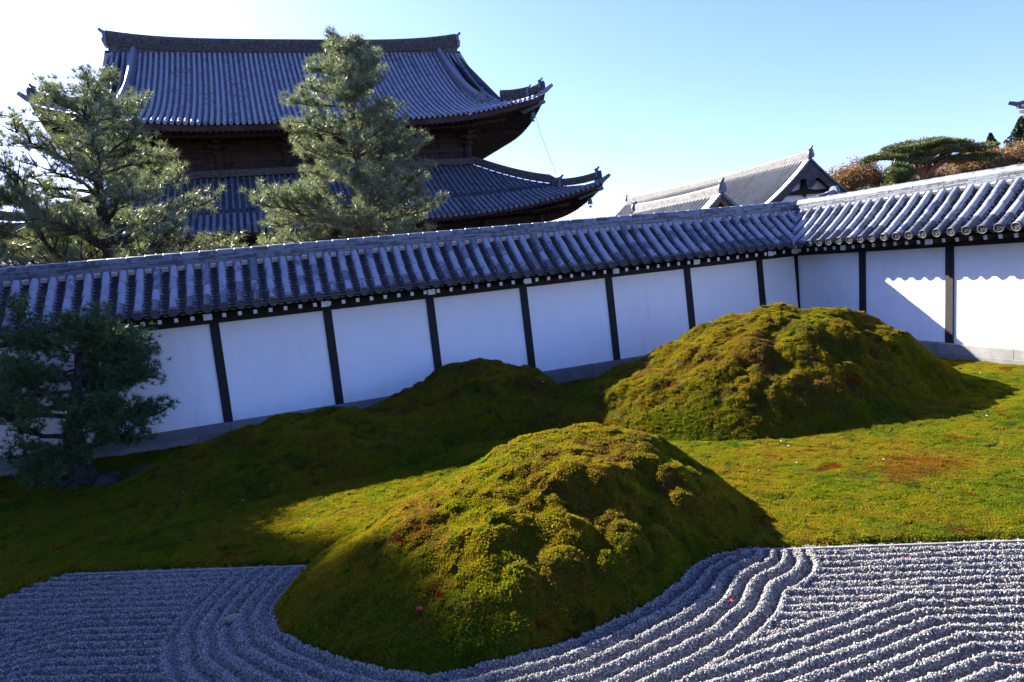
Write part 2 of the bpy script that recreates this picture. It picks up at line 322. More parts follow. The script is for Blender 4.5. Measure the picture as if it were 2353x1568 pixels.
# ------------------------------------------------------------------ moss and gravel materials
def moss_mat():
    m, nt, b = new_mat('moss', .85, .12)
    geo = nt.nodes.new('ShaderNodeNewGeometry'); pos = geo.outputs['Position']
    oi = nt.nodes.new('ShaderNodeObjectInfo')
    n1 = noise(nt, .8, 4, .6, pos); n2 = noise(nt, 4.5, 4, .65, pos); n3 = noise(nt, 30, 3, .6, pos)
    t = math_(nt, 'ADD', math_(nt, 'MULTIPLY', n1.outputs['Fac'], .75), math_(nt, 'MULTIPLY', n2.outputs['Fac'], .55))
    t = math_(nt, 'ADD', t, math_(nt, 'MULTIPLY', math_(nt, 'SUBTRACT', n3.outputs['Fac'], .5), .45))
    t = math_(nt, 'SUBTRACT', t, .16)
    sx = nt.nodes.new('ShaderNodeSeparateXYZ'); nt.links.new(pos, sx.inputs[0])
    zz = nt.nodes.new('ShaderNodeMapRange'); zz.inputs[1].default_value = .15; zz.inputs[2].default_value = .9; zz.inputs[4].default_value = .08
    nt.links.new(sx.outputs[2], zz.inputs[0]); t = math_(nt, 'ADD', t, zz.outputs[0])          # the crowns of the mounds are drier
    r = ramp(nt, [(.28, (.05, .10, .007)), (.42, (.13, .16, .009)), (.55, (.20, .17, .011)), (.68, (.20, .14, .018)), (.82, (.12, .065, .024))])
    nt.links.new(t, r.inputs[0])
    # russet patches of their own
    n4 = noise(nt, 1.7, 5, .7, pos); n4.inputs['Distortion'].default_value = .6
    f = nt.nodes.new('ShaderNodeMapRange'); f.inputs[1].default_value = .61; f.inputs[2].default_value = .65
    nt.links.new(n4.outputs['Fac'], f.inputs[0])
    col = mixc(nt, math_(nt, 'MULTIPLY', f.outputs[0], .85), r.outputs[0], (.15, .032, .010))
    def patch(scale, lo, hi, amt, c, col, dist=.8):
        n = noise(nt, scale, 5, .65, pos); n.inputs['Distortion'].default_value = dist
        f_ = nt.nodes.new('ShaderNodeMapRange'); f_.inputs[1].default_value = lo; f_.inputs[2].default_value = hi; nt.links.new(n.outputs['Fac'], f_.inputs[0])
        return mixc(nt, math_(nt, 'MULTIPLY', f_.outputs[0], amt), col, c), f_
    hi_ = nt.nodes.new('ShaderNodeMapRange'); hi_.inputs[1].default_value = .2; hi_.inputs[2].default_value = .7; hi_.inputs[3].default_value = .15; hi_.inputs[4].default_value = .75
    nt.links.new(sx.outputs[2], hi_.inputs[0])
    nb_ = noise(nt, 1.4, 5, .65, pos); nb_.inputs['Distortion'].default_value = .8
    fb = nt.nodes.new('ShaderNodeMapRange'); fb.inputs[1].default_value = .50; fb.inputs[2].default_value = .60; nt.links.new(nb_.outputs['Fac'], fb.inputs[0])
    col = mixc(nt, math_(nt, 'MULTIPLY', fb.outputs[0], hi_.outputs[0]), col, (.135, .075, .030))      # dry russet-brown hair moss on the crowns
    col, _f = patch(2.3, .56, .66, .7, (.045, .075, .010), col)                                        # dark olive cushions
    col, _f = patch(3.1, .60, .70, .8, (.085, .16, .010), col)                                         # fresh green
    # the broad red-turned patch on the right-hand lawn
    vd = nt.nodes.new('ShaderNodeVectorMath'); vd.operation = 'SUBTRACT'; nt.links.new(pos, vd.inputs[0]); vd.inputs[1].default_value = (6.75, 5.75, .1)
    vs_ = nt.nodes.new('ShaderNodeVectorMath'); vs_.operation = 'MULTIPLY'; nt.links.new(vd.outputs[0], vs_.inputs[0]); vs_.inputs[1].default_value = (.85, 1.5, 0)
    vl = nt.nodes.new('ShaderNodeVectorMath'); vl.operation = 'LENGTH'; nt.links.new(vs_.outputs[0], vl.inputs[0])
    nr = noise(nt, 5.5, 5, .7, pos); q_ = math_(nt, 'SUBTRACT', math_(nt, 'MULTIPLY', nr.outputs['Fac'], 2.2), math_(nt, 'ADD', vl.outputs['Value'], .42))
    fr_ = nt.nodes.new('ShaderNodeMapRange'); fr_.inputs[1].default_value = .0; fr_.inputs[2].default_value = .3; nt.links.new(q_, fr_.inputs[0])
    col = mixc(nt, math_(nt, 'MULTIPLY', fr_.outputs[0], .6), col, (.17, .045, .014))
    col = mixc(nt, 1.0, col, mixc(nt, geo.outputs['Random Per Island'], (.6, .63, .65), (1.4, 1.37, 1.15)), 'MULTIPLY')
    nt.links.new(col, b.inputs['Base Color'])
    tr = nt.nodes.new('ShaderNodeBsdfTranslucent'); nt.links.new(mixc(nt, 1.0, col, (1.3, 1.25, .5), 'MULTIPLY'), tr.inputs[0])
    mx = nt.nodes.new('ShaderNodeMixShader'); mx.inputs[0].default_value = .45
    nt.links.new(b.outputs[0], mx.inputs[1]); nt.links.new(tr.outputs[0], mx.inputs[2]); nt.links.new(mx.outputs[0], nt.nodes['Material Output'].inputs[0])
    return m
M['moss'] = moss_mat()
def gravel_mat():
    m, nt, b = new_mat('pale_gravel', .8, .25)
    geo = nt.nodes.new('ShaderNodeNewGeometry'); oi = nt.nodes.new('ShaderNodeObjectInfo')
    n = noise(nt, 60, 3, .6, geo.outputs['Position'])
    t = math_(nt, 'ADD', math_(nt, 'MULTIPLY', geo.outputs['Random Per Island'], .75), math_(nt, 'MULTIPLY', n.outputs['Fac'], .25))
    r = ramp(nt, [(.08, (.05, .049, .048)), (.3, (.155, .148, .138)), (.6, (.27, .258, .24)), (.8, (.37, .352, .325)), (.95, (.60, .58, .545))])
    nt.links.new(t, r.inputs[0]); nt.links.new(r.outputs[0], b.inputs['Base Color'])
    return m
M['gravel'] = gravel_mat()
M['gravel_bed'] = simple('gravel_bed', (.06, .058, .056), (.15, .147, .14), 120, .9, .2, .8, .01)
M['moss_base'] = simple('old_moss_soil', (.018, .024, .006), (.05, .05, .012), 6, .95, .05, .5, .02)
M['soil'] = simple('bare_soil', (.08, .065, .05), (.16, .14, .11), 3, .95, .1, .3, .02)
M['kerb'] = simple('kerb_concrete', (.16, .158, .15), (.28, .275, .26), 20, .9, .1, .2, .004)

def gn_scatter(ob, proto, density, smin, smax, seed, align=True):
    ng = bpy.data.node_groups.new('scatter_'+ob.name, 'GeometryNodeTree')
    ng.interface.new_socket('Geometry', in_out='INPUT', socket_type='NodeSocketGeometry')
    ng.interface.new_socket('Geometry', in_out='OUTPUT', socket_type='NodeSocketGeometry')
    N = ng.nodes.new; L = ng.links.new
    gi = N('NodeGroupInput'); go = N('NodeGroupOutput')
    dp = N('GeometryNodeDistributePointsOnFaces'); dp.distribute_method = 'RANDOM'; dp.inputs['Seed'].default_value = seed
    na = N('GeometryNodeInputNamedAttribute'); na.data_type = 'FLOAT'; na.inputs['Name'].default_value = 'dens'
    mu = N('ShaderNodeMath'); mu.operation = 'MULTIPLY'; mu.inputs[1].default_value = density
    L(na.outputs[0], mu.inputs[0]); L(mu.outputs[0], dp.inputs['Density']); L(gi.outputs[0], dp.inputs['Mesh'])
    oi = N('GeometryNodeObjectInfo'); oi.inputs['Object'].default_value = proto; oi.transform_space = 'ORIGINAL'
    ip = N('GeometryNodeInstanceOnPoints'); L(dp.outputs['Points'], ip.inputs['Points']); L(oi.outputs['Geometry'], ip.inputs['Instance'])
    rv = N('FunctionNodeRandomValue'); rv.data_type = 'FLOAT_VECTOR'; rv.inputs['Seed'].default_value = seed+1
    rv.inputs[0].default_value = (0, 0, 0) ; rv.inputs[1].default_value = (6.283, 6.283, 6.283)
    e2 = N('FunctionNodeEulerToRotation'); L(rv.outputs[0], e2.inputs[0]); rot = e2.outputs[0]
    if align:
        al = N('FunctionNodeAlignRotationToVector'); al.axis = 'Z'; L(rot, al.inputs['Rotation']); L(dp.outputs['Normal'], al.inputs['Vector']); rot = al.outputs[0]
    L(rot, ip.inputs['Rotation'])
    rs = N('FunctionNodeRandomValue'); rs.data_type = 'FLOAT'; rs.inputs['Seed'].default_value = seed+2
    rs.inputs[2].default_value = smin; rs.inputs[3].default_value = smax
    L(rs.outputs[1], ip.inputs['Scale'])
    jg = N('GeometryNodeJoinGeometry'); L(gi.outputs[0], jg.inputs[0]); L(ip.outputs[0], jg.inputs[0]); L(jg.outputs[0], go.inputs[0])
    md = ob.modifiers.new('scatter', 'NODES'); md.node_group = ng
def set_dens(me, d):
    a = me.attributes.new('dens', 'FLOAT', 'POINT'); a.data.foreach_set('value', np.asarray(d, np.float32))

# moss sprig: a little star of leaves (unit size), pebble: irregular stone (unit size) - data only, not placed by themselves
def moss_proto():
    """a palm-sized patch of sprigs, each a little star of leaves"""
    VV = []; FF = []; r = np.random.default_rng(3); o = 0
    for k in range(80):
        rr = .062*math.sqrt(r.random()); th = r.random()*6.283; sc = r.uniform(.009, .019); base = np.array((rr*math.cos(th), rr*math.sin(th), r.uniform(-.006, .008)))
        lean = np.array((r.uniform(-.35, .35), r.uniform(-.35, .35), 0))
        for i in range(7):
            a = i*2.399+r.uniform(-.3, .3); tilt = .2+1.0*(i/7); h = 1.05-.35*(i/7)
            d = np.array([math.cos(a)*math.sin(tilt), math.sin(a)*math.sin(tilt), math.cos(tilt)])+lean; sd = np.array([-math.sin(a), math.cos(a), 0])
            b0 = np.array([0, 0, -.25])
            VV += [base+sc*(b0-sd*.04), base+sc*(b0+d*h*.7+sd*.19), base+sc*(b0+d*h*1.2), base+sc*(b0+d*h*.7-sd*.19)]
            FF += [(o, o+1, o+2, o+3)]; o += 4
            if i: FF[-1] = (o-4, o-3, o-2, o-1)
    return bpy.data.objects.new('moss_sprig', tri_mesh('moss_sprig', VV, FF, M['moss']))
def pebble_proto():
    import bmesh
    VV = []; FF = []; r = random.Random(5); o = 0
    for k in range(9):
        bm = bmesh.new(); bmesh.ops.create_icosphere(bm, subdivisions=1, radius=1); sc = r.choice((.0035, .0045, .006, .0075, .0105))
        rot = Euler((r.uniform(0, 6), r.uniform(0, 6), r.uniform(0, 6))).to_matrix(); rr = .019*math.sqrt(r.random()); th = r.random()*6.283
        for v in bm.verts:
            c = Vector((v.co.x*1.2*r.uniform(.85, 1.1), v.co.y*r.uniform(.85, 1.1), v.co.z*.66)); c = rot @ c*sc
            VV.append((c.x+rr*math.cos(th), c.y+rr*math.sin(th), c.z+r.uniform(-.0, .004)))
        bm.faces.ensure_lookup_table()
        for f in bm.faces: FF.append(tuple(v.index+o for v in f.verts))
        o += len(bm.verts); bm.free()
    return bpy.data.objects.new('pebble', tri_mesh('pebble', VV, FF, M['gravel']))
MOSS_P, PEB_P = moss_proto(), pebble_proto()

def axis_pts(lo, a, b, hi, fine, coarse):
    return np.r_[np.arange(lo, a, coarse), np.arange(a, b, fine), np.arange(b, hi+coarse, coarse)]
def grid_faces(nx, ny):
    i = np.arange(nx-1)[None, :]; j = np.arange(ny-1)[:, None]; a = j*nx+i
    return np.stack([a, a+1, a+nx+1, a+nx], -1).reshape(-1, 4)

# ------------------------------------------------------------------ ground far, moss garden, gravel
gm = tri_mesh('ground', [(-900, -200, -.12), (900, -200, -.12), (900, 1500, -.12), (-900, 1500, -.12)], [(0, 1, 2, 3)], M['soil'])
tag(link('ground', gm), kind='structure')

xs = axis_pts(-13, -5.4, 12.7, 12.9, .034, .12); ys = np.arange(3.9, 14.4, .034)
X, Yg = np.meshgrid(xs, ys); Z, HS, INN = terrain(X, Yg)
V = np.stack([X, Yg, Z], -1).reshape(-1, 3); F = grid_faces(len(xs), len(ys))
inn = INN.ravel(); keep = (inn[F] > -.03).any(1) & (V[F][:, :, 0].max(1) < WALL_X-.02) & (V[F][:, :, 1].max(1) < WALL_Y-.02)
own = np.where(HS.max(0) > .07, HS.argmax(0), -1).ravel()
# a mound owns a face by its first corner
MLAB = ['long moss mound in front with its foot in the raked gravel', 'tallest broad moss mound before the corner of the white wall',
        'dark rounded moss mound halfway along the shaded white wall', 'low dark moss mound near the left pine, by the wall']
for i in range(-1, 4):
    f = F[keep & (own[F[:, 0]] == i)]
    u, inv = np.unique(f, return_inverse=True)
    nm = 'moss_ground' if i < 0 else 'moss_mound'
    me = tri_mesh(nm, V[u], inv.reshape(f.shape), M['moss_base'], True)
    v = V[u]; dist = np.hypot(v[:, 0], v[:, 1])
    # in the picture's reach only, thinner with distance
    ang = np.arctan2(v[:, 0], v[:, 1])-YAW
    dens = np.clip((8.5/np.maximum(dist, 4))**1.0, .75, 1.5)*(np.abs(ang) < .95)*(inn[u] > .01)
    set_dens(me, dens)
    o = tag(link(nm, me), kind='structure')
    o['label'] = 'flat yellow-green moss lawn between the mounds and the walls' if i < 0 else MLAB[i]
    gn_scatter(o, MOSS_P, 330, .75, 1.35, 20+i)

def gravel_h(x, y):
    t, R = mound_t(MOUNDS['near'], x, y)
    P = np.array(FOOT)
    # distance to the mound's foot line
    dA = np.full(x.shape, 9.)
    for a, b in zip(P[:-1], P[1:]):
        d = b-a; L2 = d@d; s = np.clip(((x-a[0])*d[0]+(y-a[1])*d[1])/L2, 0, 1)
        dA = np.minimum(dA, np.hypot(x-a[0]-s*d[0], y-a[1]-s*d[1]))
    sm = lambda v: v*v*(3-2*v)
    dA = dA*(1+.38*sm(np.clip((y-3.9)/1.2, 0, 1))*sm(np.clip((x-2.9)/1.1, 0, 1)))      # furrows crowd together where they reach the kerb
    wob = .012*vnoise(x, y, 1.1, 31)+.006*vnoise(x, y, .3, 32)
    d = -kerb_d(x, y)+wob
    phA = (dA+wob)/.145
    c0 = np.where(x > 1.2, 3.86, 7.12)
    inC = (d > .93) & (y < c0)
    phB = d/.118
    phC = (.93+np.minimum(d-.93, c0-y+wob))/.118
    useB = np.where(inC, 0., 1.)
    ph = np.where(dA < .87, phA, np.where(useB > 0, phB, phC))
    amp = np.where(dA < .87, .039, np.where(useB > 0, .024, .036))
    amp = amp*np.where(x < 1.0, .62, 1.0)
    amp = amp*(1+.5*vnoise(x, y, .5, 33))*np.clip((d)/.12, 0, 1)
    tri = np.abs(((ph+.5) % 1.0)-.5)*4-1        # -1..1
    tri = np.sign(tri)*(1-(1-np.abs(tri))**1.5)
    h = .022-amp*tri+.01*vnoise(x, y, .06, 34)+.008*vnoise(x, y, .03, 35)
    return h, t
xs = axis_pts(-14, -5.0, 7.4, 16, .0165, .25); ys = axis_pts(-6, 2.0, 8.75, 8.8, .0165, .25)
X, Yg = np.meshgrid(xs, ys); Hh, T = gravel_h(X, Yg); inn = moss_in(X, Yg)
Hh = np.where(inn > .1, -.09, Hh)
V = np.stack([X, Yg, Hh], -1).reshape(-1, 3); F = grid_faces(len(xs), len(ys))
F = F[(inn.ravel()[F] < .25).any(1)]
u, inv = np.unique(F, return_inverse=True)
me = tri_mesh('gravel', V[u], inv.reshape(F.shape), M['gravel_bed'], True)
v = V[u]; ang = np.arctan2(v[:, 0], v[:, 1])-YAW; dist = np.hypot(v[:, 0], v[:, 1])
set_dens(me, ((np.abs(ang) < .95) & (inn.ravel()[u] < .02) & (v[:, 1] > 2.0) & (v[:, 0] > -5) & (v[:, 0] < 7.4))*np.clip((5/np.maximum(dist, 3))**1.2, .4, 1.2))
gr = tag(link('gravel', me), 'pale raked gravel with curved and straight furrows', kind='structure')
gn_scatter(gr, PEB_P, 1500, .7, 1.3, 60)
# thin kerb along the straight edge of the moss
a0 = math.atan2(-.521, 1)
for (xa, xb), where in (((-2.5, -.05), 'left of the front mound'), ((3.75, 9.5), 'right of the front mound')):
    xm = (xa+xb)/2
    tag(MB().box((xm-.018, 7.128-.521*xm-.03, .0), ((xb-xa)*1.1276, .022, .085), a0).obj('kerb', M['kerb']), 'thin straight kerb between gravel and moss, '+where, kind='structure')

# ------------------------------------------------------------------ tiled garden walls
# roof slope curve: (outward t, height z), u = 0 at the eave, 1 at the ridge foot
OC = .70        # eave overhang
def slope_pt(u):
    P0, C, P1 = (OC, 2.66), (.214, 2.998), (-.20, 3.42)
    return ((1-u)**2*P0[0]+2*u*(1-u)*C[0]+u*u*P1[0], (1-u)**2*P0[1]+2*u*(1-u)*C[1]+u*u*P1[1])
def slope_ang(u):
    a, b = slope_pt(max(0, u-.02)), slope_pt(min(1, u+.02)); return math.atan2(b[1]-a[1], a[0]-b[0])
def u_of_t(t):
    lo, hi = 0., 1.
    for _ in range(30):
        m = (lo+hi)/2
        if slope_pt(m)[0] > t: lo = m
        else: hi = m
    return lo
SLOPE_L = 1.185
def barrel_mesh():
    """one half-round tile, axis y from 0 (lower end) to .29, with its lip"""
    mb = MB(); k = 9; a = np.linspace(-.12, math.pi+.12, k)
    rings = [(0, .074), (.012, .078), (.262, .069), (.29, .064)]
    V = [(math.cos(t)*r, y, math.sin(t)*r) for y, r in rings for t in a]
    F = [(i*k+j, i*k+j+1, (i+1)*k+j+1, (i+1)*k+j) for i in range(3) for j in range(k-1)]
    V += [(math.cos(t)*.062, .004, math.sin(t)*.062) for t in a]; o = 4*k
    F += [(j+1, j, o+j, o+j+1) for j in range(k-1)]
    return mb.add(V, F).mesh('barrel_tile', M['barrel'], True)
def eave_mesh():
    mb = MB(); k = 9; a = np.linspace(-.12, math.pi+.12, k)
    rings = [(-.03, .084), (.0, .084), (.03, .077), (.262, .071), (.29, .064)]
    V = [(math.cos(t)*r, y, math.sin(t)*r) for y, r in rings for t in a]
    F = [(i*k+j, i*k+j+1, (i+1)*k+j+1, (i+1)*k+j) for i in range(4) for j in range(k-1)]
    mb.add(V, F)
    # nail boss
    mb.tube([(0, .15, .07), (0, .15, .086)], [.010, .007], 6)
    return mb.mesh('eave_tile', M['eavetile'], True)
def face_mesh():
    """round end disc with raised rim, a ring of beads and a crest in relief; looks down the slope (-y)"""
    mb = MB(); n = 20; a = np.linspace(0, 2*np.pi, n, endpoint=False); R = .092
    prof = [(R, .03), (R, -.012), (R*.93, -.016), (R*.80, -.014), (R*.76, .0), (0.0001, .0)]
    V = [(math.cos(t)*r, y, math.sin(t)*r) for r, y in prof for t in a]
    F = [(i*n+j, (i+1)*n+j, (i+1)*n+(j+1) % n, i*n+(j+1) % n) for i in range(5) for j in range(n)]
    mb.add(V, F)
    for t in np.linspace(0, 2*np.pi, 12, endpoint=False):
        mb.box((math.cos(t)*R*.64, -.004, math.sin(t)*R*.64), (.008, .010, .008), 0)
    for q in range(3):          # three curling drops
        t0 = q*2.094
        for s in range(4):
            t = t0+s*.42; r = R*(.40-.07*s); w = .020-.004*s
            mb.box((math.cos(t)*r, -.005, math.sin(t)*r), (w, .010, w), 0)
    return mb.mesh('tile_face', M['tileface'])
def pan_mesh(lip=False):
    """dished tile lying between two barrels: x across, y up the slope"""
    mb = MB(); k = 6; x = np.linspace(-.12, .12, k+1); z = -.045*(1-(x/.12)**2); L = .15
    V = []
    for y, dz in ((0, .016), (L, -.012)):
        V += [(x[i], y, z[i]+dz) for i in range(k+1)]
    F = [(i, i+1, k+1+i+1, k+1+i) for i in range(k)]; o = 2*(k+1)
    dep = .078 if lip else .020
    V += [(x[i], -.004 if lip else .002, z[i]+.016-dep*(1-.35*abs(x[i]/.12) if lip else 1)) for i in range(k+1)]
    F += [(i+1, i, o+i, o+i+1) for i in range(k)]
    return mb.add(V, F).mesh('pan_tile', M['pan'], True)
def noshi_mesh(L, W, T):
    mb = MB(); mb.box((0, 0, 0), (L, W, T)); me = mb.mesh('ridge_tile', M['ridge']); return me
def cap_mesh():
    mb = MB(); k = 8; a = np.linspace(-.1, math.pi+.1, k)
    V = [(x, math.cos(t)*r, math.sin(t)*r) for x, r in ((0, .10), (.02, .103), (.30, .097), (.345, .09)) for t in a]
    F = [(i*k+j, (i+1)*k+j, (i+1)*k+j+1, i*k+j+1) for i in range(3) for j in range(k-1)]
    V += [(0.003, math.cos(t)*.08, math.sin(t)*.08) for t in a]; o = 4*k
    F += [(j, j+1, o+j+1, o+j) for j in range(k-1)]
    return mb.add(V, F).mesh('ridge_cap', M['ridge'], True)
ME_BAR, ME_EAVE, ME_FACE, ME_PAN, ME_LIP, ME_CAP = barrel_mesh(), eave_mesh(), face_mesh(), pan_mesh(), pan_mesh(True), cap_mesh()
ME_PLUG = MB().box((0, 0, 0), (.13, .06, .075), taper=.75).mesh('clay_plug', M['plug'])
ME_RAFT = MB().box((0, .29, 0), (.066, .60, .075)).mesh('rafter', M['wood'])
ME_REND = MB().box((0, -.0115, 0), (.066, .006, .075)).mesh('rafter_end', M['endwhite'])
ME_ARM = MB().box((0, .27, 0), (.15, .56, .11)).mesh('bracket_arm', M['wood'])
ME_AEND = MB().box((0, -.0135, 0), (.15, .006, .11)).mesh('arm_end', M['endwhite'])

def build_wall(name, label, loc, rz, s0, s1, posts, bar0, pitch, raf0, tmax, ridge_a, ridge_b, near, stones, seed):
    """local frame: x along the wall, -y outward to the garden. tmax(s): how far out the roof may reach (valley at the corner)"""
    rnd = random.Random(seed)
    root = tag(thing(name, label, 'garden wall', loc, rz), kind='thing')
    zt, zb, bat = 2.328, .424, .088
    core = MB()      # wall body behind the plaster
    core.prism([(.02, zt+.5), (-(bat-.03), .0), (.95, .0), (.82, zt+.5)], 'x', s0, s1)
    core.obj('wall_core', M['bed'], root)
    edges = [s0]+posts+[s1]
    for a, b in zip(edges[:-1], edges[1:]):
        if b-a < .05: continue
        p = MB(); p.prism([(0, zt+.03), (-bat, zb-.02), (-bat+.05, zb-.02), (.05, zt+.03)], 'x', a, b); p.obj('plaster_panel', M['plaster'], root)
    for i, s in enumerate(posts):
        w = .165
        if s in (posts[0], posts[-1]) and abs(s-tmax(None)) < .1: w = .10
        p = MB(); p.prism([(-.035, zt+.02), (-bat-.035, zb-.015), (-bat+.03, zb-.015), (.03, zt+.02)], 'x', s-w/2, s+w/2); p.obj('post', M['wood'], root)
    MB().prism([(-.06, zt), (.05, zt), (.05, zt+.20), (-.06, zt+.20)], 'x', s0, s1).obj('head_beam', M['wood'], root)
    # eave purlin and boarding, cut back at the valley
    def cut(t):      # wall-length limits at outreach t
        lo, hi = s0, s1
        if near == 'end': hi = min(hi, tmax(None)-t)
        else: lo = max(lo, t)
        return lo, hi
        MB().prism([(-.36, zt+.20), (-.26, zt+.20), (-.26, zt+.30), (-.36, zt+.30)], 'x', *cut(.36)).obj('purlin', M['wood'], root)
    bd = MB()
    pr = [slope_pt(u) for u in (0, .35, .7, 1)]
    for (t0, z0), (t1, z1) in zip(pr[:-1], pr[1:]):
        l0, h0 = cut(t0) if t0 > 0 else ((s0, s1+(-t0 if near == 'end' else 0)) if near == 'end' else (s0+t0, s1))
        l1, h1 = cut(t1) if t1 > 0 else ((s0, s1-t1) if near == 'end' else (s0+t1, s1))
        for dz, flip in ((-.05, 0), (-.075, 1)):
            q = [(l0, -t0, z0+dz), (h0, -t0, z0+dz), (h1, -t1, z1+dz), (l1, -t1, z1+dz)]
            bd.add(q, [(0, 1, 2, 3) if not flip else (3, 2, 1, 0)])
    l0, h0 = cut(OC)
    bd.add([(l0, -OC+.03, 2.655), (h0, -OC+.03, 2.655), (h0, -OC+.03, 2.60), (l0, -OC+.03, 2.60)], [(3, 2, 1, 0)])
    bd.obj('roof_boarding', M['wood'], root)
    back = MB(); zr = 3.36
    back.add([(s0, .2, zr), (s1+(.4 if near == 'end' else 0), .2, zr), (s1+(.4 if near == 'end' else 0), 1.45, 2.62), (s0, 1.45, 2.62),
              (s0, .2, zr-.06), (s1, .2, zr-.06), (s1, 1.45, 2.56), (s0, 1.45, 2.56)], [(0, 1, 2, 3), (7, 6, 5, 4), (3, 2, 6, 7)])
    back.obj('back_slope', M['pan'], root)
    # rafters with white painted ends, and a broad bracket arm at each post
    s = raf0-.27*math.floor((raf0-s0)/.27)
    while s < s1:
        if tmax(s) > .55:
            o = link('rafter', ME_RAFT, root, (s, -.52, 2.479), (math.radians(6), 0, 0)); link('rafter_end', ME_REND, o)
        s += .27
    for s in posts:
        if tmax(s) > .55:
            o = link('bracket_arm', ME_ARM, root, (s-.05, -.50, 2.472)); link('arm_end', ME_AEND, o)
    # barrels
    s = bar0-pitch*math.floor((bar0-s0)/pitch); rows = []
    while s < s1+(.3 if near == 'end' else 0): rows.append(s); s += pitch
    if near == 'start':
        s = bar0-pitch*math.floor((bar0-s0)/pitch)-pitch
        while s > -.25: rows.insert(0, s); s -= pitch
    pans = []
    for s in rows:
        tm = tmax(s); uc = 0.0 if tm >= OC else u_of_t(tm)
        if uc > .97: continue
        br = [0, .255, .51, .765, 1.0]
        for k in range(4):
            a, b = br[k], br[k+1]
            if b-uc < .06: continue
            a2 = max(a, uc); um = a2; t, z = slope_pt(um); al = slope_ang((a2+b)/2)
            full = a2 == a
            js = rnd.uniform(-.006, .006); jz = rnd.uniform(-.003, .004)
            me = ME_EAVE if (k == 0 and full) else ME_BAR
            sc = (b-a2)*SLOPE_L/.262
            o = link('eave_tile' if me is ME_EAVE else 'barrel_tile', me, root, (s+js, -t, z+jz), (al, 0, rnd.uniform(-.02, .02)), (.93, sc, .9))
            if me is ME_EAVE:
                link('tile_face', ME_FACE, o, (0, -.03, 0), (math.radians(-22), rnd.uniform(-.4, .4), 0))
        # plug of clay where the barrel meets the ridge, between rows
        t, z = slope_pt(.985); link('clay_plug', ME_PLUG, root, (s+pitch/2, -t+.01, z+.02), (math.radians(40), 0, rnd.uniform(-.05, .05)))
        pans.append(s+pitch/2)
    pans.insert(0, pans[0]-pitch)
    cells = []
    n = 13
    for s in pans:
        tm = tmax(s); uc = 0.0 if tm >= OC else u_of_t(tm)
        for k in range(n):
            u = (k+.02)/n
            if u < uc-.02: continue
            cells.append((s, u, k))
    ctr = [root.matrix_basis @ Vector((s, -slope_pt(u)[0], slope_pt(u)[1])) for s, u, k in cells]
    dist = [(p-Vector((0, 0, CAM_H))).length+(50 if ((p-Vector((0, 0, CAM_H))).normalized().dot(R_)) < -.62*fw.dot((p-Vector((0, 0, CAM_H))).normalized())*1.25 else 0) for p in ctr]
    order = sorted(range(len(cells)), key=lambda i: dist[i]); rest = MB()
    for rank, i in enumerate(order):
        s, u, k = cells[i]; t, z = slope_pt(u); al = slope_ang(u)
        loc = (s+rnd.uniform(-.004, .004), -t, z-.012); rot = (al-.02, rnd.uniform(-.03, .03), 0)
        me = ME_LIP if k == 0 else ME_PAN
        if rank < 300: link('pan_tile', me, root, loc, rot)
        else:
            mt = Matrix.Translation(loc) @ Euler(rot).to_matrix().to_4x4()
            rest.add([mt @ v.co for v in me.vertices], [tuple(p.vertices) for p in me.polygons])
    if rest.n: tag(rest.obj('pan_tiles', M['pan'], root, True), kind='stuff')
    # ridge: stacked flat courses and a half-round cap
    hw = [.235, .215, .20, .185, .17, .155]; zc = 3.40; cnt = 0
    for c in range(6):
        L = .30+.02*(c % 2); s = ridge_a+(.0 if c % 2 else -.15)
        me = noshi_mesh(L-.007, hw[c]*2, .031)
        z = zc+.0195+c*.0385
        while s < ridge_b:
            xl = s; 
            if xl+L*.5 > ridge_a:
                link('ridge_tile', me, root, (s+L/2, .42+rnd.uniform(-.004, .004), z+rnd.uniform(-.002, .002)), (rnd.uniform(-.012, .012), rnd.uniform(-.006, .006), 0))
            s += L
        if c < 5: pass
    MB().box(((ridge_a+ridge_b)/2, .42, zc+.105), (ridge_b-ridge_a, .27, .21)).obj('ridge_core', M['bed'], root)
    s = ridge_a; z0 = zc+6*.0385
    while s < ridge_b:
        link('ridge_cap', ME_CAP, root, (s, .42, z0+rnd.uniform(-.002, .003)), (0, rnd.uniform(-.006, .006), rnd.uniform(-.008, .008)))
        s += .315
    # foundation: two courses of granite
    s = s0; s_end = s1
    for c, (z1, z0, out) in enumerate(((zb-.002, .235, bat+.10), (.232, -.08, bat+.125))):
        s = s0+(.0 if c == 0 else -.55)
        while s < s_end:
            L = rnd.uniform(1.15, 1.75) if c == 0 else rnd.uniform(1.0, 1.6)
            a, b = max(s, s0), min(s+L-.008, s_end)
            if b-a > .06:
                q = MB(); w = b-a; o_ = out+rnd.uniform(-.006, .006)
                e = .012
                q.add([(a, -o_+e, z1), (b, -o_+e, z1), (b, .0, z1), (a, .0, z1), (a, -o_, z1-e), (b, -o_, z1-e), (a, -o_-.012, z0), (b, -o_-.012, z0), (a, .0, z0), (b, .0, z0)],
                      [(0, 1, 2, 3), (4, 5, 1, 0), (6, 7, 5, 4), (8, 3, 2, 9), (8, 6, 4, 0, 3), (7, 9, 2, 1, 5)])
                q.obj('base_stone', M['granite'], root)
            s += L
    return root

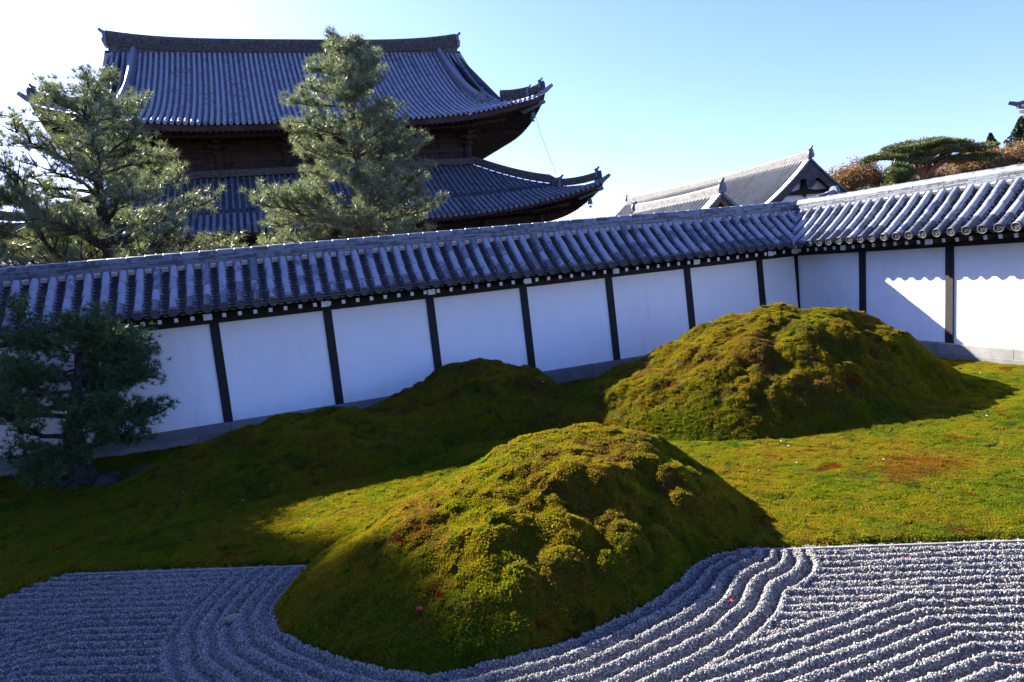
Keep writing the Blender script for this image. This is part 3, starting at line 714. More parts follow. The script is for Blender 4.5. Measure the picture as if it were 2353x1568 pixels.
LP = [-1.1359+2.1*i for i in range(-2, 7)]
tmL = lambda s: WALL_X if s is None else WALL_X-s
wallL = build_wall('garden_wall', 'long shaded white plaster wall with black posts and tiled roof', (0, WALL_Y, 0), 0,
    -6.6, WALL_X, LP, 3.073, .2815, 3.42, tmL, -6.6, 13.05, 'end', None, 3)
tmR = lambda s: 0 if s is None else s
wallR = build_wall('garden_wall', 'half sunlit white plaster wall meeting the long wall at the right', (WALL_X, WALL_Y, 0), -math.pi/2,
    0, 9.2, [2.072, 4.194, 6.3, 8.4], 2.434, .2955, 2.589, tmR, -.26, 9.2, 'start', None, 4)
# corner post, valley and the upswept end of the long ridge
p = MB(); p.prism([(-.035, 2.35), (-.125, .41), (.03, .41), (.03, 2.35)], 'x', WALL_X-.05-.045, WALL_X+.06); p.obj('corner_post', M['wood'], wallL)
vm = MB(); vs = []
for u in np.linspace(0, 1, 7):
    t, z = slope_pt(u); vs.append((WALL_X-t, -t, z))
for i in range(6):
    a, b = np.array(vs[i]), np.array(vs[i+1])
    for sx, sy in ((1, 1),):
        w = .075; vm.add([a+(-w, 0-.0, .02), a+(0, 0, -.03), b+(0, 0, -.03), b+(-w, 0, .02)], [(0, 1, 2, 3)])
        vm.add([a+(0, 0, -.03), a+(0, -w, .02), b+(0, -w, .02), b+(0, 0, -.03)], [(0, 1, 2, 3)])
vm.obj('valley_gutter', M['pan'], wallL)
vt = MB()
for k in range(4):
    u0 = .02+k*.24; t, z = slope_pt(u0); t1, z1 = slope_pt(u0+.22)
    vt.tube([(WALL_X-t, -t, z+.01), (WALL_X-t1, -t1, z1+.0)], [.05, .04], 7)
vt.tube([(WALL_X-OC, -OC, 2.70), (WALL_X-OC-.05, -OC-.05, 2.55)], [.06, .045], 7)
vt.obj('valley_tile', M['eavetile'], wallL)
link('arm_end', MB().box((0, 0, 0), (.14, .14, .12)).mesh('arm_end', M['endwhite']), wallL, (WALL_X-.40, -.40, 2.465), (0, 0, math.pi/4))
s = 12.95; z = 3.631; a = 0.0
for k in range(5):
    a += .055
    link('ridge_cap', ME_CAP, wallL, (s, .42, z), (0, -a, 0)); c = MB().box((.15, 0, -.03), (.31, .19, .09)).mesh('ridge_tile', M['ridge'])
    link('ridge_tile', c, wallL, (s, .42, z-.02), (0, -a, 0))
    s += .29*math.cos(a); z += .29*math.sin(a)
orn = MB(); th = np.linspace(0, 2*np.pi, 14, endpoint=False)
orn.prism([(.42+math.cos(t)*.14, z+.02+math.sin(t)*.15) for t in th], 'x', s-.06, s+.05)
orn.prism([(.42-.22, z-.32), (.42+.22, z-.32), (.42+.16, z-.02), (.42-.16, z-.02)], 'x', s-.05, s+.04)
orn.obj('ridge_end_tile', M['ridge'], wallL, False)

# ------------------------------------------------------------------ great two-tier hall beyond the wall
HX, HY = 4.96, 68.0
hall = tag(thing('temple_hall', 'great dark timber temple hall with two sweeping tiled roofs behind the pines', 'temple', (HX, HY, 0)), kind='thing')
XE, DE, ZE, ZR = 18.3, 14.4, 14.75, 24.1          # upper roof: half width, half depth, eave height, ridge foot
XG = 15.3                                         # gable verge
def up_prof(d):                                   # height above eave at distance d in from the eave
    v = d/DE; return (ZR-ZE)*(.60*v+.40*v*v)
def up_lift(a, half): return 1.75*np.clip((np.abs(a)-5.0)/(half-5.0), 0, 1)**2.6
def up_z(x, d):
    return ZE+up_prof(d)+up_lift(x, XE)*(1-np.clip(d/DE, 0, 1))**3
X2, D2, ZE2, ZT2, YW2 = 21.1, 18.0, 7.05, 11.75, -9.6   # lower roof
def lo_prof(d):
    v = d/(D2+YW2); return (ZT2-ZE2)*(.80*v+.20*v*v)
def lo_z(x, d):
    return ZE2+lo_prof(d)-.22*(d < (D2+YW2)*.36)+1.75*np.clip((np.abs(x)-6)/(X2-6), 0, 1)**2.4*(1-np.clip(d/(D2+YW2), 0, 1))**2
def row_obj(parent, mat, x, ds, zf, front, r, nm='tile_row'):
    """one run of barrel tiles down the front slope, scalloped at each joint, with a round end face at the eave"""
    n = max(3, int((ds[1]-ds[0])/.42)+1); d = np.linspace(ds[0], ds[1], n)
    pts = []; rad = []
    for i in range(n-1):
        for dd, rr in ((d[i], r), (d[i+1]-.02, r*.86)):
            pts.append((x, -front+dd, float(zf(np.array(x), np.array(dd))))); rad.append(rr*random.uniform(.96, 1.05))
    P = np.array(pts); T = np.gradient(P, axis=0); nm_ = np.stack([np.zeros(len(P)), -T[:, 2], T[:, 1]], 1); nm_ /= np.linalg.norm(nm_, axis=1)[:, None]
    m = MB(); m.halftube(P, rad, (1, 0, 0), nm_, 5)
    if ds[0] == 0:
        a = np.linspace(0, 2*np.pi, 10, endpoint=False); c = P[0]+np.array((0, -.06, -.02))
        V = [(c[0]+math.cos(t)*rr, c[1]+yy, c[2]+math.sin(t)*rr) for rr, yy in ((r*1.15, .12), (r*1.15, 0), (r*.8, -.0), (r*.72, .04), (.001, .04)) for t in a]
        m.add(V, [(i*10+j, (i+1)*10+j, (i+1)*10+(j+1) % 10, i*10+(j+1) % 10) for i in range(4) for j in range(10)])
    return m.obj(nm, mat, parent, True)
def bed_obj(parent, mat, half, dmax_of, zf, front, course, off, nm='pan_tile_bed'):
    """stepped sheet of pan tiles under the rows (front face of the roof)"""
    xs = np.linspace(-half, half, 121); m = MB(); dm = max(dmax_of(x) for x in (0,)); k = int(dm/course)
    V = []; 
    ds = []
    for i in range(k): ds += [i*course, (i+1)*course-.001]
    for j, d in enumerate(ds):
        for x in xs:
            dd = min(d, dmax_of(x)); V.append((x, -front+dd, float(zf(np.array(x), np.array(dd)))-off+(.05 if j % 2 == 0 else -.0)))
    n = len(xs); F = [(j*n+i, j*n+i+1, (j+1)*n+i+1, (j+1)*n+i) for j in range(len(ds)-1) for i in range(n-1)]
    return tag(m.add(V, F).obj(nm, mat, parent), kind='stuff')
def ridge_stack(parent, pts, w, h, mat, name, courses=6, end=True):
    """ridge of stacked flat courses following pts (its foot line), with a round cap; pts along x or any direction"""
    pts = np.asarray(pts, float); m = MB(); T = np.gradient(pts, axis=0); S = np.stack([-T[:, 1], T[:, 0], 0*T[:, 0]], 1); S /= np.linalg.norm(S, axis=1)[:, None]+1e-9
    n = len(pts)
    for c in range(courses):
        z0, z1 = h*c/courses, h*(c+.72)/courses; ww = w*(1-.25*c/courses)*(.96 if c % 2 else 1)
        V = []
        for i in range(n):
            for sg, zz in ((-1, z0), (1, z0), (1, z1), (-1, z1)): V.append(pts[i]+S[i]*sg*ww/2+np.array((0, 0, zz)))
        F = [(i*4+j, i*4+(j+1) % 4, (i+1)*4+(j+1) % 4, (i+1)*4+j) for i in range(n-1) for j in range(4)]+[(3, 2, 1, 0), tuple((n-1)*4+j for j in range(4))]
        m.add(V, F)
    V = []      # core
    for i in range(n):
        for sg, zz in ((-1, 0), (1, 0), (1, h*.98), (-1, h*.98)): V.append(pts[i]+S[i]*sg*w*.34+np.array((0, 0, zz)))
    m.add(V, [(i*4+j, i*4+(j+1) % 4, (i+1)*4+(j+1) % 4, (i+1)*4+j) for i in range(n-1) for j in range(4)]+[(3, 2, 1, 0), tuple((n-1)*4+j for j in range(4))])
    m.tube(pts+np.array((0, 0, h+w*.12)), w*.36, 8)
    return m.obj(name, mat, parent)
def oni(parent, p, d, size, name='end_ornament'):
    """demon-board style ridge end: shield plate, round face tile and an upturned horn; d = unit direction it faces"""
    m = MB(); d = np.array(d, float); d /= np.linalg.norm(d); s = np.array((-d[1], d[0], 0)); p = np.array(p, float)
    prof = [(-.5, -.1), (.5, -.1), (.55, .35), (.38, .75), (.42, 1.05), (.2, 1.0), (0, 1.15), (-.2, 1.0), (-.42, 1.05), (-.38, .75), (-.55, .35)]
    n = len(prof); V = []
    for t in (-.14, .14):
        for a, b in prof: V.append(p+d*t*size+s*a*size+np.array((0, 0, b*size)))
    m.add(V, [tuple(range(n-1, -1, -1)), tuple(range(n, 2*n))]+[(i, (i+1) % n, n+(i+1) % n, n+i) for i in range(n)])
    z = np.array((0, 0, 1.))
    m.tube([p+d*size*.1+z*size*.45, p+d*size*.28+z*size*.45], [size*.3, size*.24], 10)
    m.tube([p-d*size*.3+z*size*1.0, p+d*size*.1+z*size*1.12, p+d*size*.42+z*size*1.42], [size*.2, size*.18, size*.13], 7)
    return m.obj(name, M['hall_low_tile'], parent)

# upper roof --------------------------------------------------------
ur = MB()
for sg in (1,):      # hidden slopes: back and both sides, plain curved sheets
    dd = np.linspace(0, DE, 12); xx = np.linspace(-XG, XG, 25)
    V = [(x, DE-d, float(up_z(np.array(x), np.array(d)))-.1) for d in dd for x in xx]
    ur.add(V, [(j*25+i+1, j*25+i, (j+1)*25+i, (j+1)*25+i+1) for j in range(11) for i in range(24)])
for sg in (-1, 1):
    dd = np.linspace(0, 4.2, 6); yy = np.linspace(-DE, DE, 31)
    V = []
    for d in dd:
        for y in yy:
            lim = min(DE-d, max(d-DE, y)) if True else y
            V.append((sg*(XE-d), lim, float(ZE+up_prof(np.array(d))+up_lift(np.array(lim), DE)*(1-d/DE)**3)-.08))
    F = [(j*31+i, j*31+i+1, (j+1)*31+i+1, (j+1)*31+i) for j in range(5) for i in range(30)]
    ur.add(V, F if sg > 0 else [f[::-1] for f in F])
roof_up = ur.obj('upper_roof', M['hall_bed'], hall)
tag(roof_up, 'steep upper roof of blue-grey barrel tiles')
def dmax_up(x): return DE if abs(x) <= XG else max(.02, XE-abs(x))
bed_obj(roof_up, M['hall_bed'], XE, dmax_up, up_z, DE, .30, .04)
nrow = 86
for i in range(nrow):
    x = -XE+.2+(2*XE-.4)*i/(nrow-1); row_obj(roof_up, M['hall_tile'], x, (0, dmax_up(x)), up_z, DE, .125)
# gable verges: short tiles laid sideways over the edge, barge boards below, gable wall
for sg in (-1, 1):
    d = np.linspace(3.0, DE, 20)
    vg = MB()
    for k in range(34):
        a = 3.0+(DE-3.0)*k/33
        for fr in (-1, 1):
            z = float(up_z(np.array(XG*sg), np.array(a))); vg.box((sg*(XG+.12), fr*(DE-a), z+.0), (.55, .24, .16))
    vg.obj('verge_tiles', M['hall_tile'], roof_up); vg_o = COL.objects[-1]; tag(vg_o, kind='stuff')
    for fr in (-1, 1):
        bb = MB(); V = []
        for a in d:
            z = float(up_z(np.array(XG*sg), np.array(a)))
            for dx, dz in ((-.1, -.2), (.1, -.2), (.1, -.95), (-.1, -.95)): V.append((sg*(XG+.15)+dx, fr*(DE-a), z+dz))
        n = len(d); bb.add(V, [(i*4+j, i*4+(j+1) % 4, (i+1)*4+(j+1) % 4, (i+1)*4+j) for i in range(n-1) for j in range(4)]+[(0, 1, 2, 3), tuple((n-1)*4+j for j in range(3, -1, -1))])
        bb.obj('barge_board', M['hall_wood'], roof_up)
    MB().add([(sg*14.4, -11.0, ZE+2.2), (sg*14.4, 11.0, ZE+2.2), (sg*14.4, 0, ZR)], [(0, 1, 2)]).obj('gable_wall', M['hall_wood'], hall)
# ridges
xr = np.linspace(-XG-.1, XG+.1, 31); pts = [(x, 0, ZR-.12+.62*abs(x/XG)**4.0) for x in xr]
fl = MB(); V = []
for x, y, z in pts:
    for dy, zz in ((-.3, ZR-.7), (.3, ZR-.7), (.3, z+.1), (-.3, z+.1)): V.append((x*.997, dy, zz))
fl.add(V, [(i*4+j, i*4+(j+1) % 4, (i+1)*4+(j+1) % 4, (i+1)*4+j) for i in range(len(pts)-1) for j in range(4)]+[(3, 2, 1, 0), tuple((len(pts)-1)*4+j for j in range(4))]).obj('ridge_base', M['hall_ridge'], roof_up)
rg = ridge_stack(roof_up, pts, .85, .88, M['hall_ridge'], 'main_ridge', 12)
for sg in (-1, 1):
    oni(roof_up, (sg*(XG+.2), 0, ZR+.55), (sg, 0, 0), .95)
    # descending ridge
    d = np.linspace(DE-.6, 3.2, 16); pts = [(sg*(XG-1.9)+sg*.35*(1-(a-3.2)/(DE-3.8)), -DE+a, float(up_z(np.array(sg*(XG-1.9)), np.array(a)))+.02) for a in d]
    ridge_stack(roof_up, pts, .62, .52, M['hall_low_tile'], 'descending_ridge', 5)
    oni(roof_up, (pts[-1][0], pts[-1][1]-.15, pts[-1][2]-.05), (0, -1, 0), .85)
    # hip ridge in two stages
    hp = []
    for t in np.linspace(0, 1, 12):
        x = XG+.1+t*(XE-XG-.15); d = XE-x; hp.append((sg*x, -DE+d, float(up_z(np.array(x), np.array(d)))+.05))
    ridge_stack(roof_up, hp[:8], .55, .62, M['hall_ridge'], 'hip_ridge', 6); oni(roof_up, np.array(hp[7])+np.array((0, 0, .1)), (sg, -1, 0), .62)
    e = np.array(hp[6:]); e[:, 2] += np.linspace(0, .25, len(e))**1.0
    ridge_stack(roof_up, e, .5, .42, M['hall_ridge'], 'hip_ridge', 4); oni(roof_up, e[-1]+np.array((-sg*.25, .25, .1)), (sg, -1, 0), .55)
    tp = np.array(hp[-1])
    MB().tube([tp+(-sg*.4, .4, .0), tp+(sg*.1, -.1, .1), tp+(sg*.5, -.5, .42)], [.2, .2, .14], 8).obj('corner_tile', M['hall_tile'], roof_up)
# eaves: fascia, soffit, rafters (front and both sides)
def eaves(parent, half_x, half_y, zedge, xw, yw, zw, lift_fx, lift_fy, nm, rpitch, step):
    """soffit between the eave edge and the wall head, two layers with a step, and close-set rafters"""
    so_ = MB(); rf = MB(); fa = MB()
    for side in range(3):       # 0 front, 1 right, 2 left
        L = half_x if side == 0 else half_y; W = half_y if side == 0 else half_x; wall = yw if side == 0 else xw
        wl = xw if side == 0 else yw
        n = 41; s_ = np.linspace(-1, 1, n); V = []
        lev = [(0.0, -.16), (.02, -.55), (.5, -.42), (.52, -.75), (1.0, None)]
        for f, dz in lev:
            for q in s_:
                along = q*(L+(wl-L)*f); ins = (W-wall)*f
                lift = (lift_fx if side == 0 else lift_fy)(q*L)*(1-f)**1.5
                z = (zedge+dz+lift) if dz is not None else zw
                if dz is not None: z += (zw-zedge+.75)*f*.35
                p = (along, -(W-ins)) if side == 0 else ((W-ins, along) if side == 1 else (-(W-ins), along))
                V.append((p[0], p[1], z))
        F = [(j*n+i, (j+1)*n+i, (j+1)*n+i+1, j*n+i+1) for j in range(len(lev)-1) for i in range(n-1)]
        so_.add(V, F)
        k = int(2*L/rpitch)
        for i in range(k+1):
            q = -1+2*i/k
            for f0, f1, d0, d1 in ((.03, .5, -.60, -.50), (.53, .98, -.82, -.80)):
                P = []
                for f, dz in ((f0, d0), (f1, d1)):
                    along = q*L if abs(q*L) < wl else q*(L+(wl-L)*f); ins = (W-wall)*f; lift = (lift_fx if side == 0 else lift_fy)(q*L)*(1-f)**1.5
                    z = zedge+dz+lift+(zw-zedge+.75)*f*.35
                    P.append((along, -(W-ins), z) if side == 0 else ((W-ins, along, z) if side == 1 else (-(W-ins), along, z)))
                rf.tube(P, .075, 4)
    a = so_.obj('soffit', M['hall_wood2'], parent); b = tag(rf.obj('rafters', M['hall_wood'], parent), kind='stuff')
    return a
eaves(roof_up, XE-.05, DE-.05, ZE, 12.7, 9.6, ZE+.55, lambda a: float(up_lift(np.array(a), XE)), lambda a: float(up_lift(np.array(a), DE)), 'upper', .42, 0)
# upper storey wall: boards, columns, rails and bracket sets
MB().box((0, 0, 13.2), (25.2, 19.0, 5.2)).obj('upper_wall', M['hall_wood'], hall)
for k, x in enumerate(np.linspace(-12.5, 12.5, 6)):
    MB().tube([(x, -9.62, 11.4), (x, -9.62, 15.0)], .36, 12).obj('column', M['hall_wood'], hall, True)
    b = MB()
    for j in range(4):
        b.box((x, -9.75-j*.35, 13.35+j*.42), (.5+.0*j, .6+.5*j, .22)); b.box((x, -9.75-j*.45, 13.55+j*.42), (1.0+.45*j, .3, .2))
    b.obj('bracket_set', M['hall_wood'], hall)
for z, h in ((12.25, .12), (12.95, .28), (13.7, .14), (14.35, .2)):
    MB().box((0, -9.60, z), (25.3, .22, h)).obj('rail', M['hall_wood2'], hall)
for k in range(30):
    MB().box((-12.1+k*.835, -9.54, 12.6), (.78, .08, 1.9)).obj('wall_plank', M['hall_wood'], hall)

# lower roof --------------------------------------------------------
def dmax_lo(x): return D2+YW2 if abs(x) <= X2-(D2+YW2) else max(.02, X2-abs(x))
lr = MB()
for sg in (-1, 1):
    dd = np.linspace(0, D2+YW2, 8); yy = np.linspace(-D2, D2, 31); V = []
    for d in dd:
        for y in yy:
            lim = min(D2-d, max(d-D2, y)); V.append((sg*(X2-d), lim, float(ZE2+lo_prof(d)+1.75*np.clip((abs(lim)-6)/(D2-6), 0, 1)**2.4*(1-d/(D2+YW2))**2)-.1))
    F = [(j*31+i, j*31+i+1, (j+1)*31+i+1, (j+1)*31+i) for j in range(7) for i in range(30)]
    lr.add(V, F if sg > 0 else [f[::-1] for f in F])
roof_lo = lr.obj('lower_roof', M['hall_low_bed'], hall); tag(roof_lo, 'broad mossy lower roof with a step half way down')
bed_obj(roof_lo, M['hall_low_bed'], X2, dmax_lo, lo_z, D2, .30, .05)
nrow = 96
for i in range(nrow):
    x = -X2+.2+(2*X2-.4)*i/(nrow-1); dm = dmax_lo(x); st = (D2+YW2)*.36
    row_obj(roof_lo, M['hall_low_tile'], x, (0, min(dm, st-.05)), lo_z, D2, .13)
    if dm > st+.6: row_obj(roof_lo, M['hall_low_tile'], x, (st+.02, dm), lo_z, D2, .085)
xr = np.linspace(-12.9, 12.9, 20); ridge_stack(roof_lo, [(x, YW2-.25, ZT2-.1) for x in xr], .5, .34, M['hall_ridge'], 'wall_ridge', 4)
for sg in (-1, 1):
    hp = []
    for t in np.linspace(0, 1, 24):
        x = 12.8+t*(X2-.15-12.8); d = X2-x; hp.append((sg*x, -D2+d, float(lo_z(np.array(x), np.array(d)))+.05))
    ridge_stack(roof_lo, hp[:17], .5, .46, M['hall_ridge'], 'hip_ridge', 5); oni(roof_lo, np.array(hp[16])+np.array((0, 0, .05)), (sg, -1, 0), .6)
    e = np.array(hp[15:]); e[:, 2] += np.linspace(0, .3, len(e))
    ridge_stack(roof_lo, e, .46, .36, M['hall_ridge'], 'hip_ridge', 4); oni(roof_lo, e[-1]+np.array((-sg*.25, .25, .1)), (sg, -1, 0), .55)
    tp = np.array(hp[-1])
    MB().tube([tp+(-sg*.4, .4, .0), tp+(sg*.1, -.1, .1), tp+(sg*.5, -.5, .42)], [.2, .2, .14], 8).obj('corner_tile', M['hall_low_tile'], roof_lo)
    for rr, xx, yy, zz in ((roof_up, XE, DE, ZE+1.75), (roof_lo, X2, D2, ZE2+1.75)):   # hip rafter heads
        MB().tube([(sg*(xx-1.6), -(yy-1.6), zz-1.15), (sg*(xx-.4), -(yy-.4), zz-.72), (sg*(xx-.1), -(yy-.1), zz-.78)], [.3, .26, .12], 8).obj('hip_rafter', M['copper'], rr)
l2 = lambda a: 1.75*max(0, (abs(a)-6)/(X2-6))**2.4
eaves(roof_lo, X2-.05, D2-.05, ZE2, 17.4, 12.9, ZE2+.5, lambda a: min(1.75, l2(a)), lambda a: 1.75*min(1, max(0, (abs(a)-6)/(D2-6)))**2.4, 'lower', .42, 0)
MB().box((0, 0, 3.6), (34.6, 25.6, 7.6)).obj('lower_wall', M['hall_wood'], hall)
for x in np.linspace(-17.2, 17.2, 8):
    MB().tube([(x, -12.85, 0), (x, -12.85, 7.2)], .4, 12).obj('column', M['hall_wood'], hall, True)
MB().box((0, -12.9, 6.6), (34.8, .3, .4)).obj('rail', M['hall_wood2'], hall)
MB().box((0, 0, -.2), (40, 32, .8)).obj('stone_platform', M['granite'], hall)
# wind bells under the eave tips, and the lightning wire between the roofs
def wind_bell(p, label):
    t = thing('wind_bell', label, 'bell', p, 0, None)
    m = MB(); a = np.linspace(0, 2*np.pi, 10, endpoint=False)
    prof = [(.03, .0), (.12, -.03), (.17, -.14), (.19, -.38), (.23, -.48), (.20, -.48), (.15, -.2)]
    m.add([(math.cos(q)*r, math.sin(q)*r, z) for r, z in prof for q in a], [(i*10+j, i*10+(j+1) % 10, (i+1)*10+(j+1) % 10, (i+1)*10+j) for i in range(6) for j in range(10)])
    m.obj('dome', M['copper'], t, True)
    MB().tube([(0, 0, .55), (0, 0, -.02)], .025, 5).obj('hanger', M['hall_wood'], t)
    MB().tube([(0, 0, -.2), (0, 0, -.6)], .018, 5).box((0, 0, -.68), (.24, .02, .18)).obj('clapper', M['copper'], t)
wind_bell((HX+XE-.95, HY-DE+.95, ZE+.35), 'small green copper bell under the upper roof corner')
wind_bell((HX+X2-.95, HY-D2+.95, ZE2+.35), 'small dark bell hanging under the lower roof corner')
tag(MB().tube([(HX+XE-1.2, HY-DE+.3, ZE+1.1), (HX+XE-.8, HY-DE+.1, ZE-1.5), (HX+18.5, HY-14.5, 9.9)], .018, 4).obj('lightning_wire', M['copper']), 'thin wire running from the upper eave down to the lower roof', 'wire')

# ------------------------------------------------------------------ pines and other trees
def smooth_path(p0, d0, L, n, rng, wob, bend):
    """wandering limb: start, direction, length; bend = pull added to the direction each step"""
    P = [np.array(p0, float)]; d = np.array(d0, float); d /= np.linalg.norm(d)
    for i in range(n):
        d = d+rng.normal(0, wob, 3)+np.array(bend)/n; d /= np.linalg.norm(d); P.append(P[-1]+d*L/n)
    return np.array(P)
def tufts_mesh(name, P, A, k, L, w, rng, mat, spread=.75):
    """needle tufts: P positions, A axes; k needles each"""
    n = len(P); P = np.repeat(np.asarray(P), k, 0); A = np.repeat(np.asarray(A), k, 0)
    D = A*.55+rng.normal(0, spread, (n*k, 3)); D /= np.linalg.norm(D, axis=1)[:, None]
    Ls = L*rng.uniform(.65, 1.2, (n*k, 1)); S = np.cross(D, rng.normal(0, 1, (n*k, 3))); S /= np.linalg.norm(S, axis=1)[:, None]+1e-9
    V = np.stack([P+S*w, P-S*w, P+D*Ls], 1).reshape(-1, 3)
    return tri_mesh(name, V, np.arange(n*k*3).reshape(-1, 3), mat)
def leaves_mesh(name, P, size, rng, mat, up=0.3):
    n = len(P); N = rng.normal(0, 1, (n, 3)); N[:, 2] = np.abs(N[:, 2])+up; N /= np.linalg.norm(N, axis=1)[:, None]
    a = np.cross(N, rng.normal(0, 1, (n, 3))); a /= np.linalg.norm(a, axis=1)[:, None]; b = np.cross(N, a); s = size*rng.uniform(.6, 1.3, (n, 1))
    V = np.stack([P+a*s, P+b*s*.55, P-a*s, P-b*s*.55], 1).reshape(-1, 3)
    return tri_mesh(name, V, np.arange(n*4).reshape(-1, 4), mat)
def pine(name, label, base, top, r0, prof, nb, seed, mat, bmat, needle=(14, .22, .014), tuft_step=.33, sub=(.45, .62), wob=.12, group=None, z0f=.25, lean_wob=.12, rise=.15, droop=0., tuftn=3, flare=1.25, cat='pine tree', vert=True):
    """trunk, limbs that fork into side branches, and needle tufts standing on the twigs.
    prof: list of (height fraction, reach in m), reach may be (left, right) by x sign"""
    rng = np.random.default_rng(seed); base = np.array(base, float); top = np.array(top, float); H = top[2]-base[2]
    root = thing(name, label, cat, tuple(base), 0, group)
    n = 14; T = np.linspace(0, 1, n)[:, None]; tr = base+(top-base)*T
    wv = np.cumsum(rng.normal(0, lean_wob, (n, 2)), 0); wv -= wv[0]+(wv[-1]-wv[0])*T; tr[:, :2] += wv
    rad = r0*(1-T[:, 0]*.86); rad[0] *= flare; tl = tr-base
    MB().tube(tl, rad, 10).obj('trunk', bmat, root, True)
    hf = [p[0] for p in prof]; rl = [p[1][0] if isinstance(p[1], tuple) else p[1] for p in prof]; rr = [p[1][1] if isinstance(p[1], tuple) else p[1] for p in prof]
    TP = []; TA = []
    for b in range(nb):
        f = z0f+(1-z0f)*((b+rng.uniform(.0, .9))/nb); f = min(f, .985)
        az = b*2.399+rng.uniform(-.5, .5); dx, dy = math.cos(az), math.sin(az)
        wr = .5+.5*dx; reach = np.interp(f, hf, rl)*(1-wr)+np.interp(f, hf, rr)*wr
        reach *= rng.uniform(.72, 1.08)
        if reach < .15: continue
        p0 = np.array([np.interp(f, T[:, 0], tl[:, i]) for i in range(3)])
        ns = max(4, int(reach/.45)); pth = smooth_path(p0, (dx, dy, rise+rng.uniform(-.12, .15)), reach, ns, rng, wob, (0, 0, -droop+rng.uniform(-.05, .12)))
        br = MB(); rb = max(.018, r0*(1-f*.75)*.42*min(1, reach/2.2)); br.tube(pth, rb*(1-np.linspace(0, .8, len(pth))), 6)
        for i in range(1, len(pth)):
            t = i/(len(pth)-1)
            if t < .22: continue
            for sd in (-1, 1, 0):
                if rng.random() < .12 or (sd == 0 and not vert): continue
                d = pth[i]-pth[i-1]; d /= np.linalg.norm(d); perp = np.array((-d[1], d[0], 0))*sd
                L = reach*rng.uniform(*sub)*(1.0-.55*t)*(1.0 if sd else .6)+.12
                if sd == 0: perp = np.array((0, 0, .7))
                m = max(3, int(L/.25)); sp = smooth_path(pth[i], d*.8+perp+np.array((0, 0, rng.uniform(-.05, .3))), L, m, rng, wob*1.3, (0, 0, .25))
                br.tube(sp, np.linspace(rb*.38, .006, len(sp)), 4, False)
                q = np.linspace(.25, 1, max(2, int(L/tuft_step)+1))
                for u in q:
                    c = np.array([np.interp(u*m, np.arange(m+1), sp[:, j]) for j in range(3)])
                    for _ in range(tuftn):
                        TP.append(c+rng.normal(0, .10, 3)*np.array((1, 1, .55))+np.array((0, 0, .04))); a = d*.35+perp*.35+np.array((0, 0, .75)); TA.append(a/np.linalg.norm(a))
        for _ in range(tuftn+1): TP.append(pth[-1]+rng.normal(0, .06, 3)); TA.append(np.array((dx*.5, dy*.5, .7)))
        br.obj('branch', bmat, root, True)
    link('crown', tufts_mesh('crown', np.array(TP), np.array(TA), needle[0], needle[1], needle[2], rng, mat), root)
    return root, len(TP)
cnt = []
# tall pine standing before the hall
_, c = pine('pine_tree', 'tall straight pine with open crown standing before the middle of the temple hall', (2.75, 30, 0), (4.2, 30, 12.6), .34,
    [(0, 3.2), (.36, (3.9, 3.6)), (.45, (3.6, 3.1)), (.55, (3.1, 2.7)), (.65, (2.9, 2.6)), (.72, (2.6, 2.0)), (.80, (2.3, 1.6)), (.88, (1.9, 1.6)), (.95, (1.2, 1.0)), (1, .3)], 62, 11, M['needle'], M['bark'], z0f=.30, droop=.1, rise=.28, tuftn=3, needle=(26, .26, .0085)); cnt.append(c)
# broad pine at the left, limbs bare against the sky
_, c = pine('pine_tree', 'broad spreading pine at the left with dark limbs against the bright sky', (-5.75, 27, 0), (-4.95, 27, 10.2), .36,
    [(0, 3.0), (.40, (4.2, 3.4)), (.55, (3.6, 3.0)), (.66, (3.2, 2.6)), (.78, (2.6, 1.9)), (.9, (2.0, 1.6)), (1, .9)], 48, 23, M['needle'], M['bark_dark'], tuft_step=.35, z0f=.27, rise=.35, droop=.0, wob=.17, sub=(.4, .6), tuftn=2, needle=(26, .26, .0085)); cnt.append(c)
# darker pines further left, mostly outside the picture
_, c = pine('pine_tree', 'dark dense pine cut off by the left edge of the picture', (-10.9, 26.5, 0), (-10.7, 26.5, 11.0), .36,
    [(0, 2.6), (.3, 3.2), (.6, 3.0), (.85, 2.2), (1, .8)], 50, 31, M['needle'], M['bark_dark'], (18, .28, .012), z0f=.25, rise=.2, tuftn=3); cnt.append(c)
_, c = pine('tall_tree', 'tall dark evergreen far left behind the pines', (-19.7, 40, 0), (-19.6, 40, 24.6), .5,
    [(0, 1.8), (.4, 2.2), (.6, 2.7), (.75, 2.9), (.88, 2.6), (.96, 1.7), (1, .8)], 70, 33, M['needle_dark'], M['bark_dark'], (11, .5, .07), z0f=.35, rise=.2, tuftn=4, cat='tree', tuft_step=.4); cnt.append(c)
_, c = pine('tall_tree', 'second tall dark evergreen, farthest to the left', (-24.2, 39, 0), (-24.0, 39, 24.0), .5,
    [(0, 1.8), (.4, 2.4), (.6, 3.0), (.75, 3.1), (.9, 2.8), (1, 1.0)], 70, 37, M['needle_dark'], M['bark_dark'], (11, .5, .07), z0f=.35, rise=.2, tuftn=4, cat='tree', tuft_step=.4); cnt.append(c)
# unseen evergreens, added to block sky light from the gravel and moss at left
for (x, y, h), lab, sd in (((-8.8, 8.2, 9.5), 'added unseen evergreen beside the gravel left of the picture', 61), ((-9.3, 12.2, 10.5), 'added unseen evergreen by the long wall left of the picture', 62), ((-8.2, 3.8, 9.0), 'added unseen evergreen nearest the viewer left of the picture', 63)):
    _, c = pine('added_evergreen', lab, (x, y, 0), (x, y, h), .3, [(0, 1.8), (.3, 2.6), (.6, 2.5), (.85, 1.8), (1, .5)], 46, sd, M['needle_dark'], M['bark_dark'], (10, .4, .06), z0f=.12, rise=.2, tuftn=3, cat='tree', tuft_step=.4)
